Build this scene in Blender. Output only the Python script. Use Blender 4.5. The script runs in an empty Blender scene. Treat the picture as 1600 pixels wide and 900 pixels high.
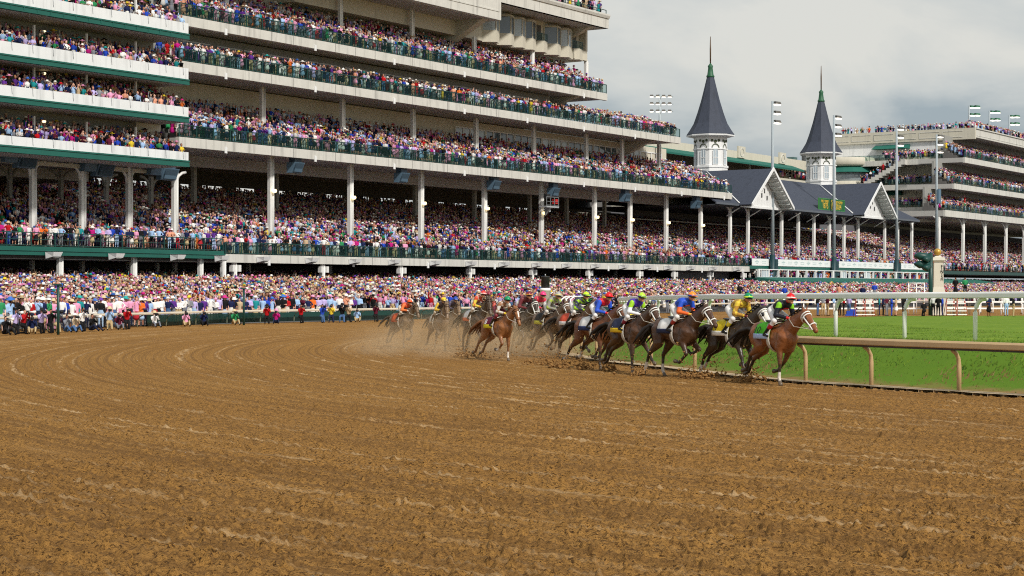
import bpy, bmesh, math, random
import numpy as np
from mathutils import Vector, Matrix

random.seed(7)
RNG = np.random.default_rng(11)
R = math.radians
scene = bpy.context.scene
COL = scene.collection

# ------------------------------------------------------------------ camera, sky, sun, exposure
CAM_H = 2.4
FPX = 2800.0
cd = bpy.data.cameras.new("camera")
cd.sensor_width = 36.0
cd.lens = 36.0 * FPX / 1600.0
cd.clip_start = 0.5
cd.clip_end = 6000
cam = bpy.data.objects.new("camera", cd)
cam.location = (0, 0, CAM_H)
cam.rotation_euler = (R(90), 0, 0)
COL.objects.link(cam)
scene.camera = cam

SUN_EL, SUN_AZ = 40.0, 148.0          # azimuth clockwise from +Y
world = bpy.data.worlds.new("World")
scene.world = world
world.use_nodes = True
wt = world.node_tree
wt.nodes.clear()
def wn(t, **k):
    n = wt.nodes.new(t)
    for a, b in k.items():
        setattr(n, a, b)
    return n
w_out = wn("ShaderNodeOutputWorld")
w_sky = wn("ShaderNodeTexSky", sky_type='NISHITA', sun_disc=False)
w_sky.sun_elevation = R(SUN_EL)
w_sky.sun_rotation = R(SUN_AZ)
w_sky.air_density = 1.4
w_sky.dust_density = 3.0
w_bg1 = wn("ShaderNodeBackground"); w_bg1.inputs[1].default_value = 0.07
wt.links.new(w_sky.outputs[0], w_bg1.inputs[0])
w_tc = wn("ShaderNodeTexCoord")
w_map = wn("ShaderNodeMapping"); w_map.inputs['Scale'].default_value = (1.0, 1.0, 2.6)
w_map.inputs['Location'].default_value = (3.1, 0.4, 0.35)
wt.links.new(w_tc.outputs['Generated'], w_map.inputs[0])
w_n1 = wn("ShaderNodeTexNoise"); w_n1.inputs['Scale'].default_value = 5.0
w_n1.inputs['Detail'].default_value = 8.0; w_n1.inputs['Roughness'].default_value = 0.52
w_n1.inputs['Distortion'].default_value = 0.35
wt.links.new(w_map.outputs[0], w_n1.inputs['Vector'])
w_cr = wn("ShaderNodeValToRGB")
e = w_cr.color_ramp.elements
e[0].position = 0.38; e[0].color = (0.40, 0.48, 0.54, 1)
e[1].position = 0.63; e[1].color = (0.86, 0.85, 0.80, 1)
m_ = w_cr.color_ramp.elements.new(0.50); m_.color = (0.665, 0.70, 0.705, 1)
wt.links.new(w_n1.outputs[0], w_cr.inputs[0])
w_bg2 = wn("ShaderNodeBackground"); w_bg2.inputs[1].default_value = 0.61
wt.links.new(w_cr.outputs[0], w_bg2.inputs[0])
w_mix = wn("ShaderNodeMixShader"); w_mix.inputs[0].default_value = 0.86
wt.links.new(w_bg1.outputs[0], w_mix.inputs[1]); wt.links.new(w_bg2.outputs[0], w_mix.inputs[2])
wt.links.new(w_mix.outputs[0], w_out.inputs[0])

sd = bpy.data.lights.new("sun", 'SUN')
sd.energy = 2.5
sd.angle = R(5)
sd.color = (1.0, 0.95, 0.87)
sun = bpy.data.objects.new("sun", sd)
sdir = Vector((math.sin(R(SUN_AZ)) * math.cos(R(SUN_EL)), math.cos(R(SUN_AZ)) * math.cos(R(SUN_EL)), math.sin(R(SUN_EL))))
sun.rotation_euler = sdir.to_track_quat('Z', 'Y').to_euler()
sun.location = (0, 0, 80)
COL.objects.link(sun)

scene.view_settings.view_transform = 'Standard'
scene.view_settings.look = 'None'
scene.view_settings.exposure = 0.55
scene.view_settings.gamma = 1.0
scene.view_settings.use_curve_mapping = False
scene.cycles.max_bounces = 6
scene.cycles.diffuse_bounces = 3
scene.cycles.glossy_bounces = 2
scene.cycles.transparent_max_bounces = 12
scene.cycles.volume_bounces = 1
scene.cycles.use_denoising = False
scene.cycles.denoising_prefilter = 'ACCURATE'
scene.cycles.pixel_filter_type = 'BLACKMAN_HARRIS'
scene.cycles.filter_width = 1.1

# ------------------------------------------------------------------ frames of reference
PX = 0.0077
VPX = 2595.0
DU = np.array([.5397, .8419]); DN = np.array([.8419, -.5397])
C0 = 109.3
def ray_s(px, v):
    t = (px - 800) / FPX
    return (C0 - v) / (DN[1] * -1 - DN[0] * t)
_t = (295 - 800) / FPX
_s = ray_s(295, 0)
P0 = np.array([_s * _t, _s])
def FU(px, v=0.0):                      # distance along the stands of a sight line on the vertical plane v
    s = ray_s(px, v); t = (px - 800) / FPX
    return float((np.array([s * t, s]) - P0) @ DU)
def FZ(px, py, v=0.0):                  # height at which that sight line meets the plane
    return CAM_H - (py - 450) * ray_s(px, v) / FPX
def F(u, v, z):                         # stand coordinates -> world
    q = P0 + u * DU + v * DN
    return (float(q[0]), float(q[1]), z)
def G(px, py, z=0.0):                   # ground point under a sight line
    Y = (CAM_H - z) * FPX / (py - 450.0)
    return ((px - 800) / FPX * Y, Y, z)
YAW_N = math.atan2(DN[1], DN[0])
YAW_U = math.atan2(DU[1], DU[0])

# ------------------------------------------------------------------ materials
MATS = {}
def mat(name, col, rough=0.6, var=0.12, scale=1.5, bump=0.0, bscale=40.0, metal=0.0, spec=0.4, streak=0.0, emit=0.0):
    if name in MATS:
        return MATS[name]
    m = bpy.data.materials.new(name)
    m.use_nodes = True
    nt = m.node_tree
    b = nt.nodes["Principled BSDF"]
    b.inputs['Roughness'].default_value = rough
    b.inputs['Metallic'].default_value = metal
    b.inputs['Specular IOR Level'].default_value = spec
    tc = nt.nodes.new("ShaderNodeTexCoord")
    n = nt.nodes.new("ShaderNodeTexNoise")
    n.inputs['Scale'].default_value = scale; n.inputs['Detail'].default_value = 6; n.inputs['Roughness'].default_value = .6
    nt.links.new(tc.outputs['Object'], n.inputs['Vector'])
    mx = nt.nodes.new("ShaderNodeMix"); mx.data_type = 'RGBA'
    c = Vector(col)
    mx.inputs[6].default_value = (*(c * (1 - var)), 1)
    mx.inputs[7].default_value = (*(c * (1 + var)), 1)
    nt.links.new(n.outputs[0], mx.inputs[0])
    last = mx.outputs[2]
    if streak > 0:
        mp = nt.nodes.new("ShaderNodeMapping"); mp.inputs['Scale'].default_value = (1.3, 1.3, 0.12)
        nt.links.new(tc.outputs['Object'], mp.inputs[0])
        n2 = nt.nodes.new("ShaderNodeTexNoise"); n2.inputs['Scale'].default_value = 1.7; n2.inputs['Detail'].default_value = 5
        nt.links.new(mp.outputs[0], n2.inputs['Vector'])
        rr = nt.nodes.new("ShaderNodeMapRange"); rr.inputs[1].default_value = .52; rr.inputs[2].default_value = .8
        rr.inputs[3].default_value = 0; rr.inputs[4].default_value = streak
        nt.links.new(n2.outputs[0], rr.inputs[0])
        m2 = nt.nodes.new("ShaderNodeMix"); m2.data_type = 'RGBA'
        m2.inputs[7].default_value = (*(c * .45), 1)
        nt.links.new(rr.outputs[0], m2.inputs[0]); nt.links.new(last, m2.inputs[6])
        last = m2.outputs[2]
    nt.links.new(last, b.inputs['Base Color'])
    if bump > 0:
        n3 = nt.nodes.new("ShaderNodeTexNoise"); n3.inputs['Scale'].default_value = bscale; n3.inputs['Detail'].default_value = 4
        nt.links.new(tc.outputs['Object'], n3.inputs['Vector'])
        bp = nt.nodes.new("ShaderNodeBump"); bp.inputs['Strength'].default_value = bump; bp.inputs['Distance'].default_value = .02
        nt.links.new(n3.outputs[0], bp.inputs['Height']); nt.links.new(bp.outputs[0], b.inputs['Normal'])
    if emit > 0:
        b.inputs['Emission Color'].default_value = (*col, 1)
        b.inputs['Emission Strength'].default_value = emit
    MATS[name] = m
    return m

def attr_mat(name, rough=0.7, spec=0.3, sheen=0.0, noise=0.10, nscale=14.0):
    m = bpy.data.materials.new(name); m.use_nodes = True
    nt = m.node_tree; b = nt.nodes["Principled BSDF"]
    a = nt.nodes.new("ShaderNodeVertexColor"); a.layer_name = "Col"
    b.inputs['Roughness'].default_value = rough; b.inputs['Specular IOR Level'].default_value = spec
    if noise > 0:
        tc = nt.nodes.new("ShaderNodeTexCoord")
        n = nt.nodes.new("ShaderNodeTexNoise"); n.inputs['Scale'].default_value = nscale; n.inputs['Detail'].default_value = 4
        nt.links.new(tc.outputs['Object'], n.inputs['Vector'])
        rr = nt.nodes.new("ShaderNodeMapRange"); rr.inputs[3].default_value = 1 - noise * 2; rr.inputs[4].default_value = 1 + noise * 2
        nt.links.new(n.outputs[0], rr.inputs[0])
        v = nt.nodes.new("ShaderNodeVectorMath"); v.operation = 'SCALE'
        nt.links.new(a.outputs[0], v.inputs[0]); nt.links.new(rr.outputs[0], v.inputs['Scale'])
        nt.links.new(v.outputs[0], b.inputs['Base Color'])
    else:
        nt.links.new(a.outputs[0], b.inputs['Base Color'])
    if sheen:
        b.inputs['Sheen Weight'].default_value = sheen
    return m

def glass_panel(name, tint, keep=0.5):
    m = bpy.data.materials.new(name); m.use_nodes = True
    nt = m.node_tree; b = nt.nodes["Principled BSDF"]
    b.inputs['Base Color'].default_value = (*tint, 1); b.inputs['Roughness'].default_value = .15
    tr = nt.nodes.new("ShaderNodeBsdfTransparent"); tr.inputs[0].default_value = (.86, .94, .92, 1)
    mx = nt.nodes.new("ShaderNodeMixShader"); mx.inputs[0].default_value = 1 - keep
    out = nt.nodes["Material Output"]
    nt.links.new(b.outputs[0], mx.inputs[1]); nt.links.new(tr.outputs[0], mx.inputs[2])
    nt.links.new(mx.outputs[0], out.inputs[0])
    return m

CONC = mat("pale_concrete", (.57, .56, .52), .8, .16, .8, .15, 12, streak=.75)
WHITEP = mat("white_paint", (.76, .77, .77), .55, .06, .9, streak=.35)
WHITEF = mat("white_fascia", (.72, .74, .75), .6, .10, .6, streak=.65)
BEIGE = mat("beige_stucco", (.56, .53, .44), .85, .08, .7, .12, 9, streak=.30)
GREYW = mat("grey_panel", (.30, .30, .28), .8, .10, .6, streak=.25)
GREEN = mat("green_steel", (.012, .105, .082), .45, .18, .8)
DGREEN = mat("dark_green_steel", (.010, .055, .048), .4, .15, 1.0)
AWN = mat("green_awning", (.012, .12, .09), .8, .15, .5)
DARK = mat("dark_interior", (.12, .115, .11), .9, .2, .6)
SOFF = mat("grey_soffit", (.42, .41, .39), .9, .15, .4)
STEEL = mat("galvanised_steel", (.42, .44, .46), .45, .1, 2, metal=.3)
COLM = mat("column_paint", (.70, .70, .68), .5, .08, .8, streak=.4)
BLUEG = mat("blue_grey_speaker", (.10, .17, .24), .5, .1, 2)
SHING = mat("slate_shingle", (.044, .053, .078), .75, .45, 7.0, 1.0, 16, streak=.6)
COPPER = mat("green_copper", (.022, .105, .05), .5, .25, 2)
WINB = mat("window_glass", (.09, .13, .17), .06, .3, .3, spec=.8)
WINL = mat("pale_window_glass", (.40, .47, .52), .12, .25, .3, spec=.8)
RAILW = mat("white_rail_paint", (.90, .90, .89), .35, .04, 2)
RAILT = mat("tan_rail_paint", (.50, .345, .18), .5, .10, 3, streak=.3)
RAILD = mat("rail_underside_shade", (.06, .045, .035), .6, .2, 3)
BLACKP = mat("black_paint", (.02, .02, .022), .5, .2, 3)
CREAM = mat("cream_stone", (.62, .58, .49), .8, .08, 2, .2, 20, streak=.2)
GOLD = mat("gold_paint", (.52, .30, .06), .35, .15, 6, metal=.3)
LAMP = mat("warm_lamp", (1.0, .78, .42), .5, 0, emit=1.6)
LAMPW = mat("flood_lens_glow", (1.0, .93, .82), .5, 0, emit=1.1)  # lamps are off; weak glow imitates daylight reflected in the lenses
REDL = mat("red_plastic", (.5, .02, .02), .5, .1, 3)
GLASSR = glass_panel("tinted_rail_panel", (.008, .05, .045), .13)
MESHF = glass_panel("green_windscreen_mesh", (.010, .045, .036), .78)

# ------------------------------------------------------------------ mesh builders
ORIG = {}
def tag(o, label=None, cat=None, group=None, kind=None):
    if label: o["label"] = label
    if cat: o["category"] = cat
    if group: o["group"] = group
    if kind: o["kind"] = kind
    return o

def empty(name, loc, label, cat, group=None, rz=0.0):
    o = bpy.data.objects.new(name, None)
    o.empty_display_size = .2
    o.location = loc; o.rotation_euler = (0, 0, rz)
    COL.objects.link(o)
    ORIG[o] = Vector(loc)
    return tag(o, label, cat, group)

class MB:
    def __init__(s):
        s.v = []; s.f = []; s.m = []; s.smooth = []
    def add(s, verts, faces, mi=0, sm=False):
        k = len(s.v)
        s.v += [tuple(p) for p in verts]
        s.f += [tuple(i + k for i in f) for f in faces]
        s.m += [mi] * len(faces); s.smooth += [sm] * len(faces)
        return s
    def hexa(s, c, mi=0):                # 8 corners: bottom 4 then top 4
        return s.add(c, [(3, 2, 1, 0), (4, 5, 6, 7), (0, 1, 5, 4), (1, 2, 6, 5), (2, 3, 7, 6), (3, 0, 4, 7)], mi)
    def fbox(s, u0, u1, v0, v1, z0, z1, mi=0):
        return s.hexa([F(u0, v0, z0), F(u1, v0, z0), F(u1, v1, z0), F(u0, v1, z0), F(u0, v0, z1), F(u1, v0, z1), F(u1, v1, z1), F(u0, v1, z1)][::1], mi)
    def box(s, x0, x1, y0, y1, z0, z1, mi=0):
        return s.hexa([(x0, y0, z0), (x1, y0, z0), (x1, y1, z0), (x0, y1, z0), (x0, y0, z1), (x1, y0, z1), (x1, y1, z1), (x0, y1, z1)], mi)
    def fprism(s, prof, u0, u1, mi=0):   # profile in (v,z) swept along u
        n = len(prof)
        vs = [F(u0, p[0], p[1]) for p in prof] + [F(u1, p[0], p[1]) for p in prof]
        fs = [(i, (i + 1) % n, n + (i + 1) % n, n + i) for i in range(n)] + [tuple(range(n))[::-1], tuple(range(n, 2 * n))]
        return s.add(vs, fs, mi)
    def uprism(s, prof, v0, v1, mi=0):   # profile in (u,z) swept along v
        n = len(prof)
        vs = [F(p[0], v0, p[1]) for p in prof] + [F(p[0], v1, p[1]) for p in prof]
        fs = [(i, (i + 1) % n, n + (i + 1) % n, n + i) for i in range(n)] + [tuple(range(n))[::-1], tuple(range(n, 2 * n))]
        return s.add(vs, fs, mi)
    def hprism(s, prof, z0, z1, mi=0):   # plan profile in (u,v) extruded in z
        n = len(prof)
        vs = [F(p[0], p[1], z0) for p in prof] + [F(p[0], p[1], z1) for p in prof]
        fs = [(i, (i + 1) % n, n + (i + 1) % n, n + i) for i in range(n)] + [tuple(range(n))[::-1], tuple(range(n, 2 * n))]
        return s.add(vs, fs, mi)
    def tube(s, pts, r, n=8, mi=0, sm=True, side=None):
        pts = [Vector(p) for p in pts]
        rs = r if isinstance(r, (list, tuple)) else [r] * len(pts)
        vs = []; fs = []
        up0 = Vector((0, 0, 1))
        for i, p in enumerate(pts):
            a = (pts[min(i + 1, len(pts) - 1)] - pts[max(i - 1, 0)]).normalized()
            up = up0 if abs(a.z) < .95 else Vector((1, 0, 0))
            x = a.cross(up).normalized(); y = x.cross(a).normalized()
            ri = rs[i]
            rx, ry = ri if isinstance(ri, (tuple, list)) else (ri, ri)
            for k in range(n):
                t = 2 * math.pi * (k + .5) / n
                vs.append(p + x * (math.cos(t) * rx) + y * (math.sin(t) * ry))
        for i in range(len(pts) - 1):
            for k in range(n):
                fs.append((i * n + k, i * n + (k + 1) % n, (i + 1) * n + (k + 1) % n, (i + 1) * n + k))
        fs.append(tuple(range(n))[::-1]); fs.append(tuple(range((len(pts) - 1) * n, len(pts) * n)))
        return s.add(vs, fs, mi, sm)
    def lathe(s, c, prof, n=16, mi=0, sm=True, ang0=0.0):
        vs = []; fs = []
        for (r, z) in prof:
            for k in range(n):
                t = 2 * math.pi * k / n + ang0
                vs.append((c[0] + r * math.cos(t), c[1] + r * math.sin(t), c[2] + z))
        for i in range(len(prof) - 1):
            for k in range(n):
                fs.append((i * n + k, i * n + (k + 1) % n, (i + 1) * n + (k + 1) % n, (i + 1) * n + k))
        fs.append(tuple(range(n))[::-1]); fs.append(tuple(range((len(prof) - 1) * n, len(prof) * n)))
        return s.add(vs, fs, mi, sm)
    def build(s, name, mats, parent=None, loc=None, **props):
        if not isinstance(mats, (list, tuple)): mats = [mats]
        if parent is not None:
            o0 = ORIG[parent]
        else:
            o0 = Vector(loc) if loc is not None else Vector((0, 0, 0))
        me = bpy.data.meshes.new(name)
        me.from_pydata([(p[0] - o0.x, p[1] - o0.y, p[2] - o0.z) for p in s.v], [], s.f)
        for m in mats: me.materials.append(m)
        me.polygons.foreach_set("material_index", s.m)
        me.polygons.foreach_set("use_smooth", s.smooth)
        me.update()
        bm = bmesh.new(); bm.from_mesh(me)
        bmesh.ops.recalc_face_normals(bm, faces=bm.faces)
        bm.to_mesh(me); bm.free()
        o = bpy.data.objects.new(name, me)
        COL.objects.link(o)
        if parent is not None:
            o.parent = parent
        else:
            o.location = o0
        ORIG[o] = o0
        tag(o, props.get('label'), props.get('cat'), props.get('group'), props.get('kind'))
        return o

def text_part(body, size, depth, M, name, material, parent=None, align='CENTER', label=None, squeeze=1.0):
    cu = bpy.data.curves.new(name, 'FONT'); cu.body = body; cu.size = size; cu.extrude = depth
    cu.align_x = align; cu.align_y = 'CENTER'
    tmp = bpy.data.objects.new("t", cu); COL.objects.link(tmp)
    dg = bpy.context.evaluated_depsgraph_get()
    me = bpy.data.meshes.new_from_object(tmp.evaluated_get(dg))
    bpy.data.objects.remove(tmp)
    me.transform(Matrix.Diagonal((squeeze, 1, 1, 1)))
    me.transform(M)
    o0 = ORIG[parent] if parent is not None else Vector((0, 0, 0))
    me.transform(Matrix.Translation(-o0))
    me.materials.clear(); me.materials.append(material)
    o = bpy.data.objects.new(name, me); COL.objects.link(o)
    if parent is not None: o.parent = parent
    ORIG[o] = o0
    if label: o["label"] = label
    return o

def face_matrix(origin, xdir, ydir):
    x = Vector(xdir).normalized(); y = Vector(ydir).normalized(); z = x.cross(y)
    return Matrix(((x.x, y.x, z.x, origin[0]), (x.y, y.y, z.y, origin[1]), (x.z, y.z, z.z, origin[2]), (0, 0, 0, 1)))

def smooth_path(pts, step):
    P = np.array(pts, float)
    P = np.vstack([2 * P[0] - P[1], P, 2 * P[-1] - P[-2]])
    out = []
    for i in range(1, len(P) - 2):
        for t in np.linspace(0, 1, 30, endpoint=False):
            a, b, c, d = P[i - 1], P[i], P[i + 1], P[i + 2]
            out.append(.5 * ((2 * b) + (-a + c) * t + (2 * a - 5 * b + 4 * c - d) * t * t + (-a + 3 * b - 3 * c + d) * t ** 3))
    out.append(P[-2])
    out = np.array(out)
    L = np.concatenate([[0], np.cumsum(np.linalg.norm(np.diff(out[:, :2], axis=0), axis=1))])
    q = np.arange(0, L[-1], step)
    return np.stack([np.interp(q, L, out[:, k]) for k in range(out.shape[1])], 1)

def vnoise(x, y, seed=0):
    xi = np.floor(x).astype(np.int64); yi = np.floor(y).astype(np.int64)
    fx = x - xi; fy = y - yi
    fx = fx * fx * (3 - 2 * fx); fy = fy * fy * (3 - 2 * fy)
    def h(a, b):
        n = (a * 374761393 + b * 668265263 + seed * 974711) & 0xffffffff
        n = ((n ^ (n >> 13)) * 1274126177) & 0xffffffff
        return ((n ^ (n >> 16)) & 0xffff) / 65535.0
    return (h(xi, yi) * (1 - fx) + h(xi + 1, yi) * fx) * (1 - fy) + (h(xi, yi + 1) * (1 - fx) + h(xi + 1, yi + 1) * fx) * fy

def grid_mesh(name, X, Y, Z, mats, loc=(0, 0, 0), uv=None, smooth=True, flip=False):
    ny, nx = X.shape
    me = bpy.data.meshes.new(name)
    n = nx * ny
    me.vertices.add(n)
    me.vertices.foreach_set("co", np.stack([X.ravel(), Y.ravel(), Z.ravel()], 1).astype(np.float32).ravel())
    idx = np.arange(n).reshape(ny, nx)
    a, b, c, d = idx[:-1, :-1].ravel(), idx[:-1, 1:].ravel(), idx[1:, 1:].ravel(), idx[1:, :-1].ravel()
    q = np.stack([a, b, c, d] if not flip else [a, d, c, b], 1).astype(np.int32)
    me.loops.add(q.size); me.loops.foreach_set("vertex_index", q.ravel())
    me.polygons.add(len(q)); me.polygons.foreach_set("loop_start", np.arange(0, q.size, 4, dtype=np.int32))
    me.polygons.foreach_set("loop_total", np.full(len(q), 4, np.int32))
    me.polygons.foreach_set("use_smooth", np.full(len(q), smooth))
    if uv is not None:
        l = me.uv_layers.new(name="UVMap")
        l.data.foreach_set("uv", uv.reshape(-1, 2)[q.ravel()].astype(np.float32).ravel())
    for m in mats: me.materials.append(m)
    me.update(calc_edges=True)
    o = bpy.data.objects.new(name, me); COL.objects.link(o)
    ORIG[o] = Vector((0, 0, 0))
    return o
# ------------------------------------------------------------------ ground, track, turf
TC = np.array([58.0, 76.0])
def track_uv(X, Y):
    rx, ry = X - TC[0], Y - TC[1]
    al = rx * DU[0] + ry * DU[1]
    pr = rx * DN[0] + ry * DN[1]
    rad = np.where(al > 0, np.abs(pr), np.sqrt(al * al + pr * pr))
    ang = np.arctan2(al, -pr)
    arc = np.where(al > 0, al, ang * 60.0)
    return np.stack([arc, rad], -1)

def dirt_material():
    m = bpy.data.materials.new("harrowed_dirt"); m.use_nodes = True
    nt = m.node_tree; L = nt.links; N = nt.nodes.new
    b = nt.nodes["Principled BSDF"]; b.inputs['Roughness'].default_value = .95; b.inputs['Specular IOR Level'].default_value = .15
    uv = N("ShaderNodeUVMap"); uv.uv_map = "UVMap"
    tc = N("ShaderNodeTexCoord")
    def noise(vec, sc, scale=(1, 1, 1), det=5, rough=.55):
        mp = N("ShaderNodeMapping"); mp.inputs['Scale'].default_value = scale; L.new(vec, mp.inputs[0])
        n = N("ShaderNodeTexNoise"); n.inputs['Scale'].default_value = sc; n.inputs['Detail'].default_value = det; n.inputs['Roughness'].default_value = rough
        L.new(mp.outputs[0], n.inputs['Vector']); return n.outputs[0]
    def ramp(src, a, bb, lo=0, hi=1):
        r = N("ShaderNodeMapRange"); r.inputs[1].default_value = a; r.inputs[2].default_value = bb; r.inputs[3].default_value = lo; r.inputs[4].default_value = hi
        L.new(src, r.inputs[0]); return r.outputs[0]
    def mix(f, a, bb):
        x = N("ShaderNodeMix"); x.data_type = 'RGBA'
        L.new(f, x.inputs[0])
        if isinstance(a, tuple): x.inputs[6].default_value = a
        else: L.new(a, x.inputs[6])
        if isinstance(bb, tuple): x.inputs[7].default_value = bb
        else: L.new(bb, x.inputs[7])
        return x.outputs[2]
    big = noise(tc.outputs['Object'], .09, det=3)
    fine = noise(tc.outputs['Object'], 24.0, det=8, rough=.74)
    vfine = noise(tc.outputs['Object'], 62.0, det=4, rough=.7)
    c = mix(ramp(big, .35, .65), (.36, .180, .046, 1), (.45, .240, .068, 1))
    c = mix(ramp(vfine, .38, .62), mix(ramp(vfine, .3, .5), (.20, .095, .022, 1), (.38, .19, .046, 1)), c)
    c = mix(ramp(fine, .505, .580), c, (.060, .027, .007, 1))  # dark flecks put the shade of pits between clods into the colour
    c = mix(ramp(fine, .36, .26), c, (.52, .315, .115, 1))
    lines = noise(uv.outputs[0], 1.0, (.02, 7.0, 1), 3, .55)
    c = mix(ramp(lines, .48, .60, 0, .62), c, (.17, .085, .026, 1))
    def mul(p, q):
        x = N("ShaderNodeMath"); x.operation = 'MULTIPLY'; L.new(p, x.inputs[0]); L.new(q, x.inputs[1]); return x.outputs[0]
    track = noise(uv.outputs[0], 1.0, (.015, 3.1, 1), 2, .5)
    dash = noise(uv.outputs[0], 1.0, (.9, 5.0, 1), 6, .75)
    wide = noise(uv.outputs[0], 1.0, (.04, .35, 1), 2, .5)
    c = mix(mul(mul(ramp(track, .55, .63), ramp(dash, .47, .58, 0, .9)), ramp(wide, .36, .52)), c, (.56, .37, .185, 1))
    spot = noise(uv.outputs[0], 1.0, (.8, 2.6, 1), 7, .8)
    c = mix(ramp(spot, .64, .70, 0, .7), c, (.54, .355, .17, 1))
    L.new(c, b.inputs['Base Color'])
    bp = N("ShaderNodeBump"); bp.inputs['Strength'].default_value = .9; bp.inputs['Distance'].default_value = .03
    ad = N("ShaderNodeMath"); ad.operation = 'ADD'; L.new(fine, ad.inputs[0]); L.new(vfine, ad.inputs[1])
    L.new(ad.outputs[0], bp.inputs['Height']); L.new(bp.outputs[0], b.inputs['Normal'])
    return m
DIRT = dirt_material()

mb = MB()
mb.add([(-2500, -500, -.06), (2500, -500, -.06), (2500, 4000, -.06), (-2500, 4000, -.06)], [(0, 1, 2, 3)])
mb.build("ground", mat("far_ground", (.10, .085, .05), .95, .2, .02), kind="structure")

ys = [4.0]
while ys[-1] < 235: ys.append(ys[-1] * 1.0048 if ys[-1] < 60 else ys[-1] * 1.012)
ys = np.array(ys); ts = np.concatenate([np.linspace(-1.3, -.375, 130), np.linspace(-.37, .37, 860), np.linspace(.375, 1.3, 130)])
TT, YY = np.meshgrid(ts, ys)
XX = TT * YY
UV = track_uv(XX, YY)
amp = np.clip(1.25 - YY / 70.0, 0.12, 1.0)
rad, arc = UV[..., 1], UV[..., 0]
h = np.zeros_like(XX)
n1 = vnoise(XX * 11, YY * 11, 1); n2 = vnoise(XX * 24, YY * 24, 2); n3 = vnoise(XX * 45, YY * 45, 3)
patch = vnoise(XX * .5, YY * .5, 8)
h += .055 * n1 ** 2 * (.4 + patch) + .045 * n2 * n2 + .020 * n3
clod = np.clip(vnoise(XX * 15 + 5, YY * 15, 4) - .70, 0, 1) * 3.2
h += .060 * clod
fur = vnoise(arc * .22, rad * 6.0, 5)
h += .030 * fur + .012 * vnoise(arc * .12, rad * 1.3, 6)
smooth_streak = np.clip((vnoise(arc * .45, rad * 3.6, 7) - .66) * 5, 0, 1)
h *= (1 - .6 * smooth_streak)
h = h * amp - .07 * amp
o = grid_mesh("dirt_track", XX, YY, h, [DIRT], uv=UV)
tag(o, kind="structure")

INNER = smooth_path([(34, 10, 0), (27, 18, 0), (20, 27.5, 0), (14.6, 34.8, 0), (10.1, 41, 0), (8.5, 43.4, 0), (7.25, 45.4, 0), (6.1, 48.2, 0), (4.85, 52.6, 0), (3.1, 58, 0), (1.8, 66, 0), (1.5, 76, 0), (2.6, 90, 0), (6, 105, 0), (12, 120, 0), (20, 134, 0), (33, 154, 0)], .4)
def side_dist(X, Y):
    P = INNER[:, :2]; A = P[:-1]; B = P[1:]
    best = np.full(X.shape, 1e9); sg = np.zeros(X.shape)
    for a, b in zip(A, B):
        d = b - a; L2 = d @ d
        t = np.clip(((X - a[0]) * d[0] + (Y - a[1]) * d[1]) / L2, 0, 1)
        dx = X - a[0] - t * d[0]; dy = Y - a[1] - t * d[1]
        q = dx * dx + dy * dy
        s = d[0] * dy - d[1] * dx
        k = q < best
        best = np.where(k, q, best); sg = np.where(k, np.sign(s), sg)
    return np.sqrt(best) * -sg                      # positive on the infield side
def turf_top(Y):
    return np.clip(1.0 - .0091 * (Y - 45), .06, 1.25)
def turf_h(X, Y, s=None):
    if s is None: s = side_dist(X, Y)
    t = np.clip((s - .45) / 3.6, 0, 1); t = t * t * (3 - 2 * t)
    e = np.clip(s / .45, 0, 1)
    hh = -.10 + .15 * e + t * (turf_top(Y) - .05)
    far = np.clip((152 - Y) / .8, 0, 1)
    return hh * far + (1 - far) * -.1
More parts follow.
